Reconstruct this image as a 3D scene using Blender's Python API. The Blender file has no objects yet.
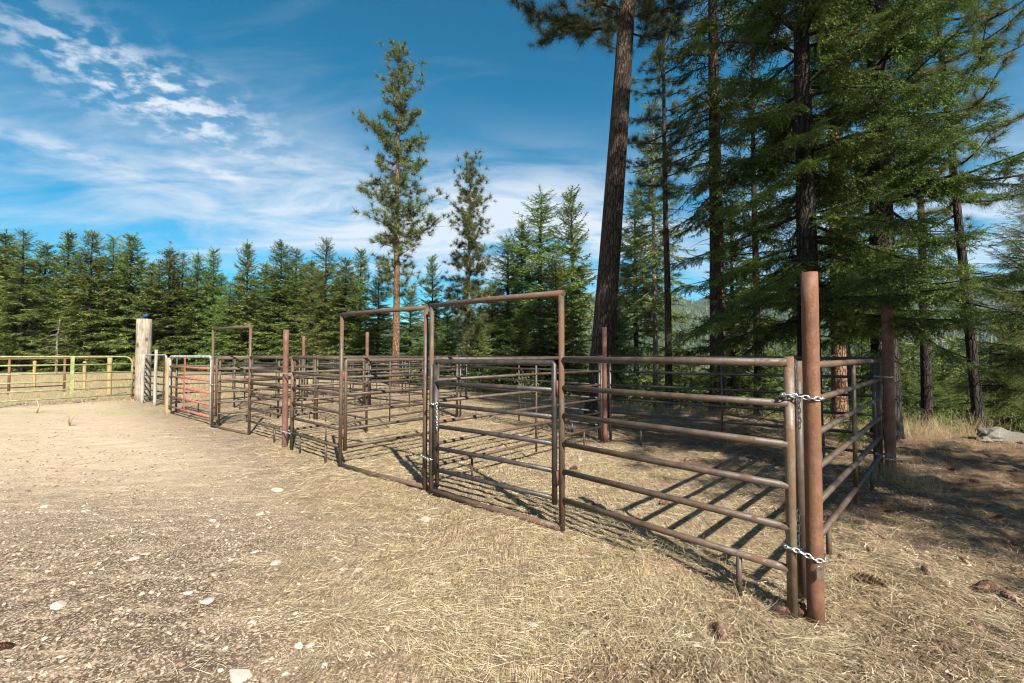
import bpy, math, random
import numpy as np
from mathutils import Vector
S = bpy.context.scene
COL = S.collection
PI = math.pi
RNG = np.random.default_rng(11)
random.seed(5)

# ------------------------------------------------------------------ basics
F_PX, H_CAM, PITCH = 455.0, 1.70, math.radians(1.7)
def at(px, py, z=0.0):
    """ground point seen at a photo pixel (flat ground)"""
    a, b = (px-512)/F_PX, (341.5-py)/F_PX
    d = (a, math.cos(PITCH)-b*math.sin(PITCH), math.sin(PITCH)+b*math.cos(PITCH))
    t = (z-H_CAM)/d[2]
    return Vector((d[0]*t, d[1]*t, z))
def col_x(px, depth):
    return (px-512)/F_PX*depth

def tag(o, label=None, cat=None, group=None, kind=None):
    if label: o['label'] = label
    if cat: o['category'] = cat
    if group: o['group'] = group
    if kind: o['kind'] = kind
    return o
def empty(name, loc, label=None, cat=None, group=None, rz=0.0):
    o = bpy.data.objects.new(name, None); COL.objects.link(o)
    o.location = loc; o.rotation_euler = (0, 0, rz); o.empty_display_size = 0.2
    return tag(o, label, cat, group)
def link(name, me, mat=None, parent=None, loc=None):
    o = bpy.data.objects.new(name, me); COL.objects.link(o)
    if mat and not me.materials: me.materials.append(mat)
    if parent: o.parent = parent
    if loc is not None: o.location = loc
    return o
def copy_tree(o, parent=None):
    c = o.copy(); COL.objects.link(c); c.parent = parent
    for ch in list(o.children): copy_tree(ch, c)
    return c
def tri_mesh(name, V, T, smooth=False):
    V = np.ascontiguousarray(V, np.float32); T = np.ascontiguousarray(T, np.int32)
    me = bpy.data.meshes.new(name)
    me.vertices.add(len(V)); me.vertices.foreach_set('co', V.ravel())
    me.loops.add(T.size); me.loops.foreach_set('vertex_index', T.ravel())
    me.polygons.add(len(T))
    k = T.shape[1]
    me.polygons.foreach_set('loop_start', np.arange(0, T.size, k, dtype=np.int32))
    me.polygons.foreach_set('use_smooth', np.full(len(T), smooth, dtype=bool))
    me.update(calc_edges=True); me.validate()
    return me

class MB:
    """collects tubes / boxes into one mesh"""
    def __init__(s): s.v, s.f, s.sm, s.n = [], [], [], 0
    def add(s, V, Fs, sm):
        s.v += [tuple(p) for p in V]
        s.f += [tuple(i+s.n for i in f) for f in Fs]
        s.sm += sm; s.n += len(V)
    def tube(s, pts, r, n=12, caps=True):
        pts = [Vector(p) for p in pts]; m = len(pts)
        rs = r if isinstance(r, (list, tuple)) else [r]*m
        V = []; up = None
        for i, p in enumerate(pts):
            t = (pts[min(i+1, m-1)]-pts[max(i-1, 0)]).normalized()
            if up is None:
                up = Vector((0, 0, 1)) if abs(t.z) < 0.9 else Vector((1, 0, 0))
            a = t.cross(up)
            if a.length < 1e-5: a = t.orthogonal()
            a.normalize(); b = a.cross(t).normalized(); up = b
            for k in range(n):
                w = 2*PI*k/n
                V.append(p+(a*math.cos(w)+b*math.sin(w))*rs[i])
        Fs, sm = [], []
        for i in range(m-1):
            for k in range(n):
                k2 = (k+1) % n
                Fs.append((i*n+k, i*n+k2, (i+1)*n+k2, (i+1)*n+k)); sm.append(True)
        if caps:
            Fs.append(tuple(range(n-1, -1, -1))); sm.append(False)
            Fs.append(tuple((m-1)*n+k for k in range(n))); sm.append(False)
        s.add(V, Fs, sm); return s
    def box(s, c, sx, sy, sz, rz=0.0, rx=0.0):
        V = []
        for x in (-1, 1):
            for y in (-1, 1):
                for z in (-1, 1):
                    p = Vector((x*sx/2, y*sy/2, z*sz/2))
                    if rx: p.rotate(__import__('mathutils').Euler((rx, 0, 0)))
                    if rz: p.rotate(__import__('mathutils').Euler((0, 0, rz)))
                    V.append(p+Vector(c))
        Fs = [(0, 1, 3, 2), (4, 6, 7, 5), (0, 4, 5, 1), (2, 3, 7, 6), (0, 2, 6, 4), (1, 5, 7, 3)]
        s.add(V, Fs, [False]*6); return s
    def build(s, name, mat, parent=None, off=None):
        me = bpy.data.meshes.new(name)
        o = Vector(off) if off is not None else Vector((0, 0, 0))
        me.from_pydata([tuple(Vector(p)-o) for p in s.v], [], s.f)
        me.polygons.foreach_set('use_smooth', s.sm); me.update()
        return link(name, me, mat, parent)

# ------------------------------------------------------------------ numpy value noise
def _hash(ix, iy, seed):
    h = (ix.astype(np.int64)*374761393 + iy.astype(np.int64)*668265263 + seed*1442695041) & 0x7fffffff
    h = ((h ^ (h >> 13))*1274126177) & 0x7fffffff
    return ((h ^ (h >> 16)) & 0xffff)/65535.0
def vnoise(x, y, seed=0):
    x = np.asarray(x, float); y = np.asarray(y, float)
    ix, iy = np.floor(x), np.floor(y); fx, fy = x-ix, y-iy
    fx = fx*fx*(3-2*fx); fy = fy*fy*(3-2*fy)
    a, b = _hash(ix, iy, seed), _hash(ix+1, iy, seed)
    c, d = _hash(ix, iy+1, seed), _hash(ix+1, iy+1, seed)
    return (a*(1-fx)+b*fx)*(1-fy)+(c*(1-fx)+d*fx)*fy
def fbm(x, y, seed=0, oct=4):
    r, amp, tot = 0, 1.0, 0
    for k in range(oct):
        r = r+amp*vnoise(x*2**k, y*2**k, seed+k*17); tot += amp; amp *= 0.5
    return r/tot
def sst(a, b, x):
    t = np.clip((x-a)/(b-a), 0, 1); return t*t*(3-2*t)

# ------------------------------------------------------------------ key ground points
P1 = at(816, 620); P2 = at(284.5, 447); P3 = at(891, 481); P4 = at(605, 441)
B_R = at(562, 531); B_L = at(431, 493); C_R = at(424.5, 489); C_L = at(340, 467)
F_R = at(249, 435); F_L = at(212, 427); WP = at(168, 413.5)
J = at(459, 417); P5 = at(366.6, 407); P6 = at(303, 401)
UX, VX = Vector((-.745, .667, 0)), Vector((.70, .714, 0))

# ------------------------------------------------------------------ terrain
def drop(x, y):
    d = .70*(x-5.1)+.714*(y-6.1)
    side = sst(-16, -1, x-0.0*y)
    e = np.clip(d-5.0, 0, None)
    z = -(0.36*e*e/(e+9.0))
    return z*side*1.0
def gz(x, y):
    x = np.asarray(x, float); y = np.asarray(y, float)
    r = np.hypot(x, y)
    z = drop(x, y)
    z = z+(fbm(x*.35, y*.35, 3, 3)-.5)*.05*sst(1, 6, r)
    z = z+(fbm(x*.05, y*.05, 9, 3)-.5)*1.2*sst(25, 90, r)
    return z
def gzs(x, y): return float(gz(np.array([x]), np.array([y]))[0])

def straw_field(x, y):
    q = .70*(x-P1.x)+.714*(y-P1.y); t = -.745*(x-P1.x)+.667*(y-P1.y)
    n = fbm(x*.9, y*.9, 21, 4)-.5; n2 = fbm(x*3, y*3, 31, 3)-.5
    edge = 2.5-np.clip(t-2.0, 0, 6)*.36
    a = sst(-.9, .7, q+edge+n*2.6+n2*.8)
    return a
def litter_field(x, y):
    n = fbm(x*.8, y*.8, 41, 4)-.5
    a = sst(1.9, 4.0, x+n*2.5-.0*y)*sst(12.5, 9.5, y+n*3)
    b = sst(-1.0, 1.0, .70*(x-P1.x)+.714*(y-P1.y)-4.0+n*2)*sst(2.0, 4.0, x+3+n*2)*.8*sst(24, 12, y)
    return np.clip(np.maximum(a, b), 0, 1)

# ------------------------------------------------------------------ materials
def nmat(name):
    m = bpy.data.materials.new(name); m.use_nodes = True
    nt = m.node_tree; nt.nodes.clear()
    out = nt.nodes.new('ShaderNodeOutputMaterial')
    return m, nt, out
class NB:
    def __init__(s, nt): s.nt = nt
    def n(s, t, **kw):
        nd = s.nt.nodes.new('ShaderNode'+t)
        for k, v in kw.items():
            if hasattr(nd, k): setattr(nd, k, v)
        return nd
    def l(s, a, b): s.nt.links.new(a, b)
    def val(s, sock, v):
        if isinstance(v, bpy.types.NodeSocket): s.l(v, sock)
        else: sock.default_value = v
    def math(s, op, a, b=0.0, c=None, clamp=False):
        nd = s.n('Math', operation=op); nd.use_clamp = clamp
        s.val(nd.inputs[0], a); s.val(nd.inputs[1], b)
        if c is not None: s.val(nd.inputs[2], c)
        return nd.outputs[0]
    def noise(s, vec, scale, detail=4, rough=.55, dist=0.0):
        nd = s.n('TexNoise'); nd.inputs['Scale'].default_value = scale
        nd.inputs['Detail'].default_value = detail; nd.inputs['Roughness'].default_value = rough
        nd.inputs['Distortion'].default_value = dist
        if vec is not None: s.l(vec, nd.inputs['Vector'])
        return nd.outputs['Fac']
    def vor(s, vec, scale, feature='F1', rand=1.0):
        nd = s.n('TexVoronoi', feature=feature); nd.inputs['Scale'].default_value = scale
        nd.inputs['Randomness'].default_value = rand
        if vec is not None: s.l(vec, nd.inputs['Vector'])
        return nd
    def ramp(s, fac, stops):
        nd = s.n('ValToRGB'); cr = nd.color_ramp
        while len(cr.elements) < len(stops): cr.elements.new(0.5)
        for e, (p, c) in zip(cr.elements, stops):
            e.position = p; e.color = (c[0], c[1], c[2], 1) if len(c) == 3 else c
        s.l(fac, nd.inputs[0]); return nd.outputs[0]
    def rng(s, v, a, b, c=0.0, d=1.0):
        nd = s.n('MapRange', interpolation_type='SMOOTHSTEP')
        s.val(nd.inputs['Value'], v)
        for k, x in zip(('From Min', 'From Max', 'To Min', 'To Max'), (a, b, c, d)): nd.inputs[k].default_value = x
        return nd.outputs[0]
    def mix(s, fac, a, b, bt='MIX'):
        nd = s.n('Mix', data_type='RGBA', blend_type=bt)
        s.val(nd.inputs[0], fac)
        for sock, v in ((nd.inputs[6], a), (nd.inputs[7], b)):
            if isinstance(v, bpy.types.NodeSocket): s.l(v, sock)
            else: sock.default_value = (v[0], v[1], v[2], 1)
        return nd.outputs[2]
    def mapv(s, vec, scale=(1, 1, 1), rot=(0, 0, 0)):
        nd = s.n('Mapping'); nd.inputs['Scale'].default_value = scale; nd.inputs['Rotation'].default_value = rot
        s.l(vec, nd.inputs['Vector']); return nd.outputs[0]
    def bump(s, h, strength, dist):
        nd = s.n('Bump'); nd.inputs['Strength'].default_value = strength; nd.inputs['Distance'].default_value = dist
        s.l(h, nd.inputs['Height']); return nd.outputs[0]
    def pbsdf(s, color, rough=.7, metal=0.0, normal=None, spec=.5):
        nd = s.n('BsdfPrincipled')
        for k, v in (('Base Color', color), ('Roughness', rough), ('Metallic', metal)):
            if isinstance(v, bpy.types.NodeSocket): s.l(v, nd.inputs[k])
            elif k == 'Base Color': nd.inputs[k].default_value = (*v, 1)
            else: nd.inputs[k].default_value = v
        nd.inputs['Specular IOR Level'].default_value = spec
        if normal: s.l(normal, nd.inputs['Normal'])
        return nd
def pos(b): return b.n('NewGeometry').outputs['Position']
def objc(b): return b.n('TexCoord').outputs['Object']

def m_pipe(name, base, rust, amount, rough=.54, metal=0.0, streak=True):
    m, nt, out = nmat(name); b = NB(nt); p = pos(b)
    n1 = b.noise(b.mapv(p, (6, 6, 2.2)), 1.6, 6, .65)
    n2 = b.noise(p, 55, 4, .7)
    n3 = b.noise(p, 9, 3, .6)
    f = b.rng(b.math('ADD', n1, b.math('MULTIPLY', b.math('SUBTRACT', n2, .5), .35)), .62-amount*.35, .74-amount*.30)
    c0 = b.mix(b.rng(n3, .3, .7), base, tuple(min(1, x*1.65+.012) for x in base))
    rc = b.mix(n2, rust, tuple(x*.45 for x in rust))
    c = b.mix(f, c0, rc)
    spk = b.rng(b.noise(p, 170, 2, .5), .70, .76)
    c = b.mix(b.math('MULTIPLY', spk, .55), c, (.42, .36, .29))
    r = b.math('ADD', b.math('MULTIPLY', f, .35), rough)
    nd = b.pbsdf(c, r, metal, b.bump(b.math('ADD', n2, b.math('MULTIPLY', f, .8)), .35, .004))
    b.l(nd.outputs[0], out.inputs[0]); return m
M_PIPE = m_pipe('brown_pipe_paint', (.034, .022, .014), (.098, .047, .023), .32)
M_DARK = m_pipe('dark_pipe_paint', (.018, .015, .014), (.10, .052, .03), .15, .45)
M_FRAME = m_pipe('weathered_frame_pipe', (.042, .029, .019), (.118, .060, .031), .55)
M_TAN = m_pipe('tan_weathered_pipe', (.090, .066, .042), (.14, .078, .044), .45)
M_RUST = m_pipe('rusty_post_steel', (.090, .036, .018), (.165, .076, .036), .5, .68)
M_REDP = m_pipe('red_gate_paint', (.235, .062, .045), (.17, .08, .058), .4)
M_GREEN = m_pipe('lime_gate_paint', (.15, .172, .062), (.21, .20, .10), .25)
M_GALV = m_pipe('galvanised_pipe', (.34, .36, .38), (.25, .24, .22), .4, .4, .4)
M_GREYP = m_pipe('grey_gate_pipe', (.19, .20, .19), (.14, .10, .08), .3, .45, .3)
def m_simple(name, c, rough=.5, metal=0.0, var=.3):
    m, nt, out = nmat(name); b = NB(nt); n = b.noise(pos(b), 40, 4, .6)
    cc = b.mix(n, tuple(x*(1-var) for x in c), tuple(min(1, x*(1+var)) for x in c))
    b.l(b.pbsdf(cc, rough, metal).outputs[0], out.inputs[0]); return m
M_CHAIN = m_simple('zinc_chain', (.50, .52, .54), .36, .85, .3)
M_HINGE = m_simple('rusty_hinge', (.12, .042, .026), .7)
M_BLUE = m_simple('blue_cell', (.015, .045, .14), .3)
M_BLACKP = m_simple('black_plastic', (.03, .03, .035), .4)

def m_bark(name, dark, light, vs=9.0, stretch=.28, bump=1.0):
    m, nt, out = nmat(name); b = NB(nt); o = objc(b)
    warp = b.noise(o, 4, 3, .6)
    mv = b.mapv(o, (1, 1, stretch))
    v = b.n('VectorMath', operation='MULTIPLY_ADD'); b.l(mv, v.inputs[0]); v.inputs[1].default_value = (1, 1, 1)
    cmb = b.n('CombineXYZ'); b.l(b.math('MULTIPLY', warp, .16), cmb.inputs[0]); b.l(b.math('MULTIPLY', warp, .12), cmb.inputs[2])
    b.l(cmb.outputs[0], v.inputs[2])
    vd = b.vor(v.outputs[0], vs, 'DISTANCE_TO_EDGE').outputs['Distance']
    n = b.noise(o, 28, 5, .65)
    plate = b.rng(vd, .0, .16)
    c = b.mix(b.math('MULTIPLY', plate, b.math('ADD', n, .25, clamp=True)), dark, light)
    c = b.mix(b.rng(b.noise(b.mapv(o, (1, 1, .4)), 1.7, 3), .45, .7), c, tuple(x*.55+.01 for x in light))
    h = b.math('ADD', b.math('MULTIPLY', plate, .8), b.math('MULTIPLY', n, .3))
    b.l(b.pbsdf(c, .9, 0, b.bump(h, bump, .05), .15).outputs[0], out.inputs[0]); return m
M_BARK_P = m_bark('pine_bark', (.022, .017, .014), (.088, .062, .048), 15, .22)
M_BARK_O = m_bark('orange_pine_bark', (.07, .042, .028), (.24, .14, .085), 13, .25)
M_BARK_F = m_bark('fir_bark', (.012, .010, .009), (.048, .039, .032), 14, .2)
M_BARK_G = m_bark('pale_fir_bark', (.09, .075, .058), (.30, .25, .19), 14, .25)

def m_leaf(name, c1, c2, tip, nscale=1.4, trans=.22):
    m, nt, out = nmat(name); b = NB(nt)
    rnd = b.n('ObjectInfo').outputs['Random']
    isl = b.n('NewGeometry').outputs['Random Per Island']
    n = b.noise(pos(b), nscale, 3, .6)
    f = b.math('ADD', b.math('MULTIPLY', n, .75), b.math('MULTIPLY', isl, .25))
    c = b.mix(b.rng(f, .34, .66), c1, c2)
    c = b.mix(b.rng(isl, .86, 1.0), c, tip)
    hs = b.n('HueSaturation'); b.l(c, hs.inputs['Color'])
    b.l(b.math('ADD', .470, b.math('MULTIPLY', rnd, .05)), hs.inputs['Hue'])
    b.l(b.math('ADD', .72, b.math('MULTIPLY', rnd, .56)), hs.inputs['Value'])
    d = b.pbsdf(hs.outputs[0], .55, 0, None, .25)
    t = b.n('BsdfTranslucent'); b.l(hs.outputs[0], t.inputs[0])
    mx = b.n('MixShader'); mx.inputs[0].default_value = trans
    b.l(d.outputs[0], mx.inputs[1]); b.l(t.outputs[0], mx.inputs[2]); b.l(mx.outputs[0], out.inputs[0])
    return m
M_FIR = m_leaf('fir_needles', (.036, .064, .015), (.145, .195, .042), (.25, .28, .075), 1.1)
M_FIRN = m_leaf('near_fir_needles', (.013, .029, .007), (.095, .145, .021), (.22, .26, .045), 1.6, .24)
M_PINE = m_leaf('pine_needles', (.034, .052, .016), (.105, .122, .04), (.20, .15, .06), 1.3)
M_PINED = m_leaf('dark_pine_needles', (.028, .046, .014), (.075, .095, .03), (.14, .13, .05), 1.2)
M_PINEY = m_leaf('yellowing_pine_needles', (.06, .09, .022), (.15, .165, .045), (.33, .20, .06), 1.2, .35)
M_SHRUB = m_leaf('shrub_leaves', (.055, .085, .022), (.13, .16, .045), (.20, .20, .07), 2.0, .35)
M_FARW = m_leaf('far_conifers', (.018, .034, .013), (.05, .068, .024), (.075, .085, .035), .02, 0.0)

def m_straw(name, c1, c2, c3):
    m, nt, out = nmat(name); b = NB(nt)
    isl = b.n('NewGeometry').outputs['Random Per Island']
    c = b.ramp(isl, [(0, c1), (.55, c2), (1, c3)])
    d = b.pbsdf(c, .55, 0, None, .35); t = b.n('BsdfTranslucent'); b.l(c, t.inputs[0])
    mx = b.n('MixShader'); mx.inputs[0].default_value = .2
    b.l(d.outputs[0], mx.inputs[1]); b.l(t.outputs[0], mx.inputs[2]); b.l(mx.outputs[0], out.inputs[0]); return m
M_STRAW = m_straw('dry_straw', (.12, .08, .045), (.44, .355, .215), (.76, .67, .47))
M_DGRASS = m_straw('dry_grass', (.22, .155, .075), (.35, .27, .14), (.45, .37, .22))
M_LITTER = m_straw('leaf_litter', (.06, .036, .022), (.17, .11, .066), (.46, .37, .26))
M_GGRASS = m_straw('green_grass', (.10, .13, .03), (.19, .20, .06), (.33, .30, .13))

def m_stone(name, c1, c2, c3):
    m, nt, out = nmat(name); b = NB(nt)
    isl = b.n('NewGeometry').outputs['Random Per Island']; p = pos(b)
    n = b.noise(p, 60, 5, .65)
    c = b.ramp(isl, [(0, c1), (.6, c2), (1, c3)])
    c = b.mix(b.math('MULTIPLY', n, .5), c, c1)
    b.l(b.pbsdf(c, .8, 0, b.bump(n, .4, .004), .3).outputs[0], out.inputs[0]); return m
M_GRAVEL = m_stone('gravel', (.14, .10, .07), (.24, .18, .128), (.50, .43, .335))
M_STONE = m_stone('pale_stone', (.17, .14, .105), (.31, .27, .222), (.42, .385, .34))
M_BOULDER = m_stone('grey_boulder', (.075, .065, .055), (.14, .125, .108), (.18, .165, .148))
M_CONE = m_straw('pine_cone_scales', (.06, .032, .02), (.13, .07, .045), (.24, .15, .105))

def m_wood(name, c1, c2, knots=False):
    m, nt, out = nmat(name); b = NB(nt); o = objc(b)
    g = b.noise(b.mapv(o, (1, 1, .06)), 26, 5, .65, .3)
    n = b.noise(o, 6, 4, .6)
    c = b.mix(b.rng(b.math('ADD', b.math('MULTIPLY', g, .7), b.math('MULTIPLY', n, .3)), .32, .66), c1, c2)
    if knots:
        k = b.vor(b.mapv(o, (1, 1, .55)), 3.2).outputs['Distance']
        c = b.mix(b.rng(k, .24, .12), c, (.085, .05, .03))
    b.l(b.pbsdf(c, .85, 0, b.bump(g, .5, .01), .2).outputs[0], out.inputs[0]); return m
M_LOG = m_wood('peeled_log', (.12, .10, .076), (.31, .27, .215), True)
M_WPOST = m_wood('yellow_post_wood', (.20, .135, .065), (.32, .23, .115))
M_GWOOD = m_wood('grey_weathered_wood', (.16, .145, .125), (.31, .285, .25))

# ground
def m_ground():
    m, nt, out = nmat('ranch_dirt'); b = NB(nt); p = pos(b)
    def attr(nm):
        a = b.n('Attribute'); a.attribute_name = nm; return a.outputs['Fac']
    st, li, gr, pa = attr('straw'), attr('litter'), attr('green'), attr('pale')
    big = b.noise(p, .45, 4, .6); mid = b.noise(p, 3.2, 6, .68); fine = b.noise(p, 34, 6, .75)
    grit = b.vor(p, 60).outputs; gritc = b.vor(p, 95)
    drt = b.mix(b.rng(b.math('ADD', b.math('MULTIPLY', mid, .6), b.math('MULTIPLY', big, .4)), .36, .62), (.052, .033, .022), (.132, .090, .060))
    drt = b.mix(b.math('MULTIPLY', b.rng(fine, .5, .72), .6), drt, (.38, .30, .215))
    ds = b.noise(b.mapv(p, (1.1, 9.0, 1), (0, 0, -.32)), 1.0, 6, .66, .5)
    drt = b.mix(b.math('MULTIPLY', b.rng(ds, .50, .66), .65), drt, (.34, .265, .185))
    drt = b.mix(b.math('MULTIPLY', b.rng(ds, .46, .34), .5), drt, (.085, .054, .036))
    bw = b.n('RGBToBW'); b.l(gritc.outputs['Color'], bw.inputs[0])
    peb = b.rng(bw.outputs[0], .60, .75)
    drt = b.mix(b.math('MULTIPLY', peb, .55), drt, (.48, .40, .31))
    drt = b.mix(b.math('MULTIPLY', b.rng(bw.outputs[0], .36, .28), .4), drt, (.085, .055, .036))
    drt = b.mix(b.math('MULTIPLY', pa, b.math('ADD', .35, b.math('MULTIPLY', mid, .75))), drt, (.43, .345, .24))
    # straw matting: fibres in several directions
    fib = None
    for k, (rz, sc) in enumerate(((.3, 1.0), (1.25, .9), (2.3, 1.15))):
        nf = b.noise(b.mapv(p, (70*sc, 5.0*sc, 20), (0, 0, rz)), 1.0, 3, .65, 1.8)
        fib = nf if fib is None else b.math('MAXIMUM', fib, nf)
    stc = b.ramp(fib, [(.47, (.050, .032, .020)), (.575, (.235, .172, .10)), (.70, (.56, .465, .30))])
    stc = b.mix(b.math('MULTIPLY', b.rng(mid, .54, .36), .75), stc, (.165, .11, .07))
    stc = b.mix(b.math('MULTIPLY', b.rng(big, .60, .74), .2), stc, (.20, .19, .085))
    c = b.mix(b.math('MULTIPLY', st, .92), drt, stc)
    lic = b.ramp(b.noise(p, 22, 6, .8), [(.34, (.045, .028, .018)), (.52, (.115, .072, .043)), (.70, (.30, .22, .14))])
    c = b.mix(b.math('MULTIPLY', li, b.rng(mid, .30, .55)), c, lic)
    c = b.mix(b.math('MULTIPLY', gr, b.rng(mid, .42, .75)), c, b.mix(fine, (.16, .19, .05), (.36, .34, .13)))
    h = b.math('ADD', b.math('MULTIPLY', fine, .5), b.math('MULTIPLY', fib, b.math('MULTIPLY', st, .8)))
    h = b.math('ADD', h, b.math('MULTIPLY', b.math('SUBTRACT', 1.0, b.vor(p, 60).outputs['Distance']), .35))
    nd = b.pbsdf(c, .92, 0, b.bump(h, .9, .018), .15)
    b.l(nd.outputs[0], out.inputs[0]); return m

def grid_mesh(xs, ys, zf):
    X, Y = np.meshgrid(xs, ys); Z = zf(X, Y)
    V = np.stack([X.ravel(), Y.ravel(), Z.ravel()], 1)
    nx, ny = len(xs), len(ys)
    i = (np.arange(ny-1)[:, None]*nx+np.arange(nx-1)[None, :]).ravel()
    Q = np.stack([i, i+1, i+1+nx, i+nx], 1)
    return V, Q
def axis(lo, hi, d0, g, c=0.0):
    a = [c]; d = d0
    while a[-1] < hi: a.append(a[-1]+d); d = min(d*g, 4.0)
    bk = [c]; d = d0
    while bk[-1] > lo: bk.append(bk[-1]-d); d = min(d*g, 4.0)
    return np.array(bk[:0:-1]+a)

def build_ground():
    xs = axis(-95, 95, .035, 1.012); ys = axis(-12, 110, .035, 1.010, 3.2)
    def zf(X, Y):
        r = np.hypot(X, Y)
        z = gz(X, Y)
        near = sst(26, 10, r)
        s = straw_field(X, Y); l = litter_field(X, Y)
        z = z+near*((fbm(X*5, Y*5, 5, 4)-.5)*.042+(fbm(X*15, Y*15, 58, 2)-.5)*.020+(fbm(X*1.4, Y*1.4, 55, 3)-.5)*.03)
        z = z+near*s*(fbm(X*9, Y*9, 6, 3)-.5)*.035+near*l*((fbm(X*4, Y*4, 8, 3)-.5)*.13+(fbm(X*11, Y*11, 18, 2)-.5)*.05)
        z = z+.09*np.exp(-(((X-1.15)/.30)**2+((Y-3.75)/.16)**2))
        return z
    V, Q = grid_mesh(xs, ys, zf)
    me = tri_mesh('ground', V, Q, True)
    X, Y = V[:, 0], V[:, 1]
    gl = fbm(X*.5, Y*.5, 71, 4)
    q = .70*(X-P1.x)+.714*(Y-P1.y)
    meadow = sst(-1, 3, (Y-15.2)-(X+16)*.28)*sst(-9.0, -12.0, X)
    green = np.clip(np.exp(-((Y-13.2-(X+13)*.25)/1.3)**2)*sst(-8.5, -11, X)*sst(.42, .58, gl)
                    + meadow*sst(.5, .62, gl)*.5+sst(3, 14, q-4.5)*sst(.45, .6, gl)*.7
                    + .3*sst(.58, .68, gl)*sst(-1.2, .2, q)*sst(4, 2, np.abs(X+1.5)), 0, 1)
    pale = np.clip(sst(3.8, 8.5, Y-X*.1)*sst(-.5, -2.5, q)*.9+meadow*.25, 0, 1)
    st = np.clip(np.maximum(straw_field(X, Y), meadow*.8), 0, 1)
    for nm, a in (('straw', st), ('litter', litter_field(X, Y)), ('green', green), ('pale', pale)):
        at_ = me.attributes.new(nm, 'FLOAT', 'POINT'); at_.data.foreach_set('value', a.astype(np.float32))
    o = link('ground', me, m_ground()); o['kind'] = 'structure'
    return zf
ZF = build_ground()
def zg(x, y): return ZF(np.asarray(x, float), np.asarray(y, float))
def zg1(x, y): return float(zg(np.array([x]), np.array([y]))[0])

# ------------------------------------------------------------------ scatter
def scatter(tv, tt, P, X, U, sc):
    """copies of a template (tv, tt); X = forward axes, U = rough up axes"""
    P = np.asarray(P, float); X = np.asarray(X, float); U = np.asarray(U, float)
    N, K = len(P), len(tv)
    X = X/np.linalg.norm(X, axis=1, keepdims=True)
    Yv = np.cross(U, X); Yv /= np.maximum(np.linalg.norm(Yv, axis=1, keepdims=True), 1e-6)
    Z = np.cross(X, Yv)
    sc = np.asarray(sc, float)
    if sc.ndim == 1: sc = np.stack([sc, sc, sc], 1)
    V = (P[:, None, :]+tv[None, :, 0, None]*(X*sc[:, 0:1])[:, None, :]
         + tv[None, :, 1, None]*(Yv*sc[:, 1:2])[:, None, :]+tv[None, :, 2, None]*(Z*sc[:, 2:3])[:, None, :])
    T = tt[None]+(np.arange(N)*K)[:, None, None]
    return V.reshape(-1, 3), T.reshape(-1, tt.shape[1])
def merge(parts):
    V, T, n = [], [], 0
    for v, t in parts:
        V.append(v); T.append(t+n); n += len(v)
    return np.concatenate(V), np.concatenate(T)

# needle templates ---------------------------------------------------
def needles(P, D, L, W, up):
    """thin triangles from points P along D"""
    D = D/np.linalg.norm(D, axis=1, keepdims=True)
    s = np.cross(D, up); s /= np.maximum(np.linalg.norm(s, axis=1, keepdims=True), 1e-6)
    V = np.stack([P-s*W/2, P+s*W/2, P+D*L], 1).reshape(-1, 3)
    return V, np.arange(len(P)*3).reshape(-1, 3)
def frond_near(seed, nsp=5, nn=15):
    """a drooping twig with side twigs, needles all round each"""
    r = np.random.default_rng(seed); P, D = [], []
    def sprig(o, d, ln, n):
        d = d/np.linalg.norm(d)
        a = np.cross(d, [0, 0, 1.]); a /= np.linalg.norm(a); c = np.cross(a, d)
        for k in range(n):
            s = (k+r.random())/n; w = k*2.4+r.random()
            P.append(o+d*ln*s+np.array([0, 0, -.12*(ln*s)**2]))
            D.append(d*.8+(a*math.cos(w)+c*math.sin(w)*.8)*(.75+.3*r.random()))
    sprig(np.zeros(3), np.array([1., 0, 0]), 1.0, nn*3)
    for k in range(nsp):
        s = .10+.72*k/nsp
        for sd in (-1, 1):
            a = sd*(.60+.35*r.random()); ln = (.46*(1-s)+.16)*(.55+.8*r.random())
            sprig(np.array([s, 0, 0]), np.array([math.cos(a), math.sin(a), r.normal()*.2-.28]), ln, max(4, int(nn*3*ln)))
    P, D = np.array(P), np.array(D)
    return needles(P, D, .085, .032, r.normal(size=(len(P), 3)))
def frond_mid(seed, n=5, w=.075):
    r = np.random.default_rng(seed); P, D, L = [], [], []
    P.append([0, 0, 0]); D.append([1, 0, 0]); L.append(1.0)
    P.append([.4, 0, 0]); D.append([1, .1, -.05]); L.append(.62)
    for k in range(n):
        s = .08+.8*k/n
        for sd in (-1, 1):
            a = sd*(.7+.3*r.random())
            P.append([s, 0, 0]); D.append([math.cos(a), math.sin(a), r.normal()*.38-.08]); L.append((.48*(1-s)+.14)*(.7+.6*r.random()))
    P, D = np.array(P, float), np.array(D, float); L = np.array(L)[:, None]
    up = np.tile([0, 0, 1.], (len(P), 1))+r.normal(size=(len(P), 3))*.9
    return needles(P, D, L, w, up)
def tuft(seed, n, w, cone=1.25):
    r = np.random.default_rng(seed); D = []
    while len(D) < n:
        d = r.normal(size=3); d /= np.linalg.norm(d)
        d[0] = d[0]+.55
        if d[0] > -.45*cone+.3*r.random(): D.append(d)
    D = np.array(D); P = np.zeros((n, 3)); P[:, 0] = -r.random(n)*.55
    L = (.75+.4*r.random(n))[:, None]
    return needles(P, D, L, w, r.normal(size=(n, 3)))
FN = [frond_near(s) for s in (1, 2, 3)]
FNL = [frond_near(s, 4, 9) for s in (4, 5, 6)]
FM = [frond_mid(s, 6, .06) for s in (7, 8, 9)]
FF = [frond_mid(s, 3, .11) for s in (10, 11, 12)]
TN = [tuft(s, 130, .022) for s in (1, 2, 3)]
TM = [tuft(s, 44, .06) for s in (4, 5, 6)]
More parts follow.
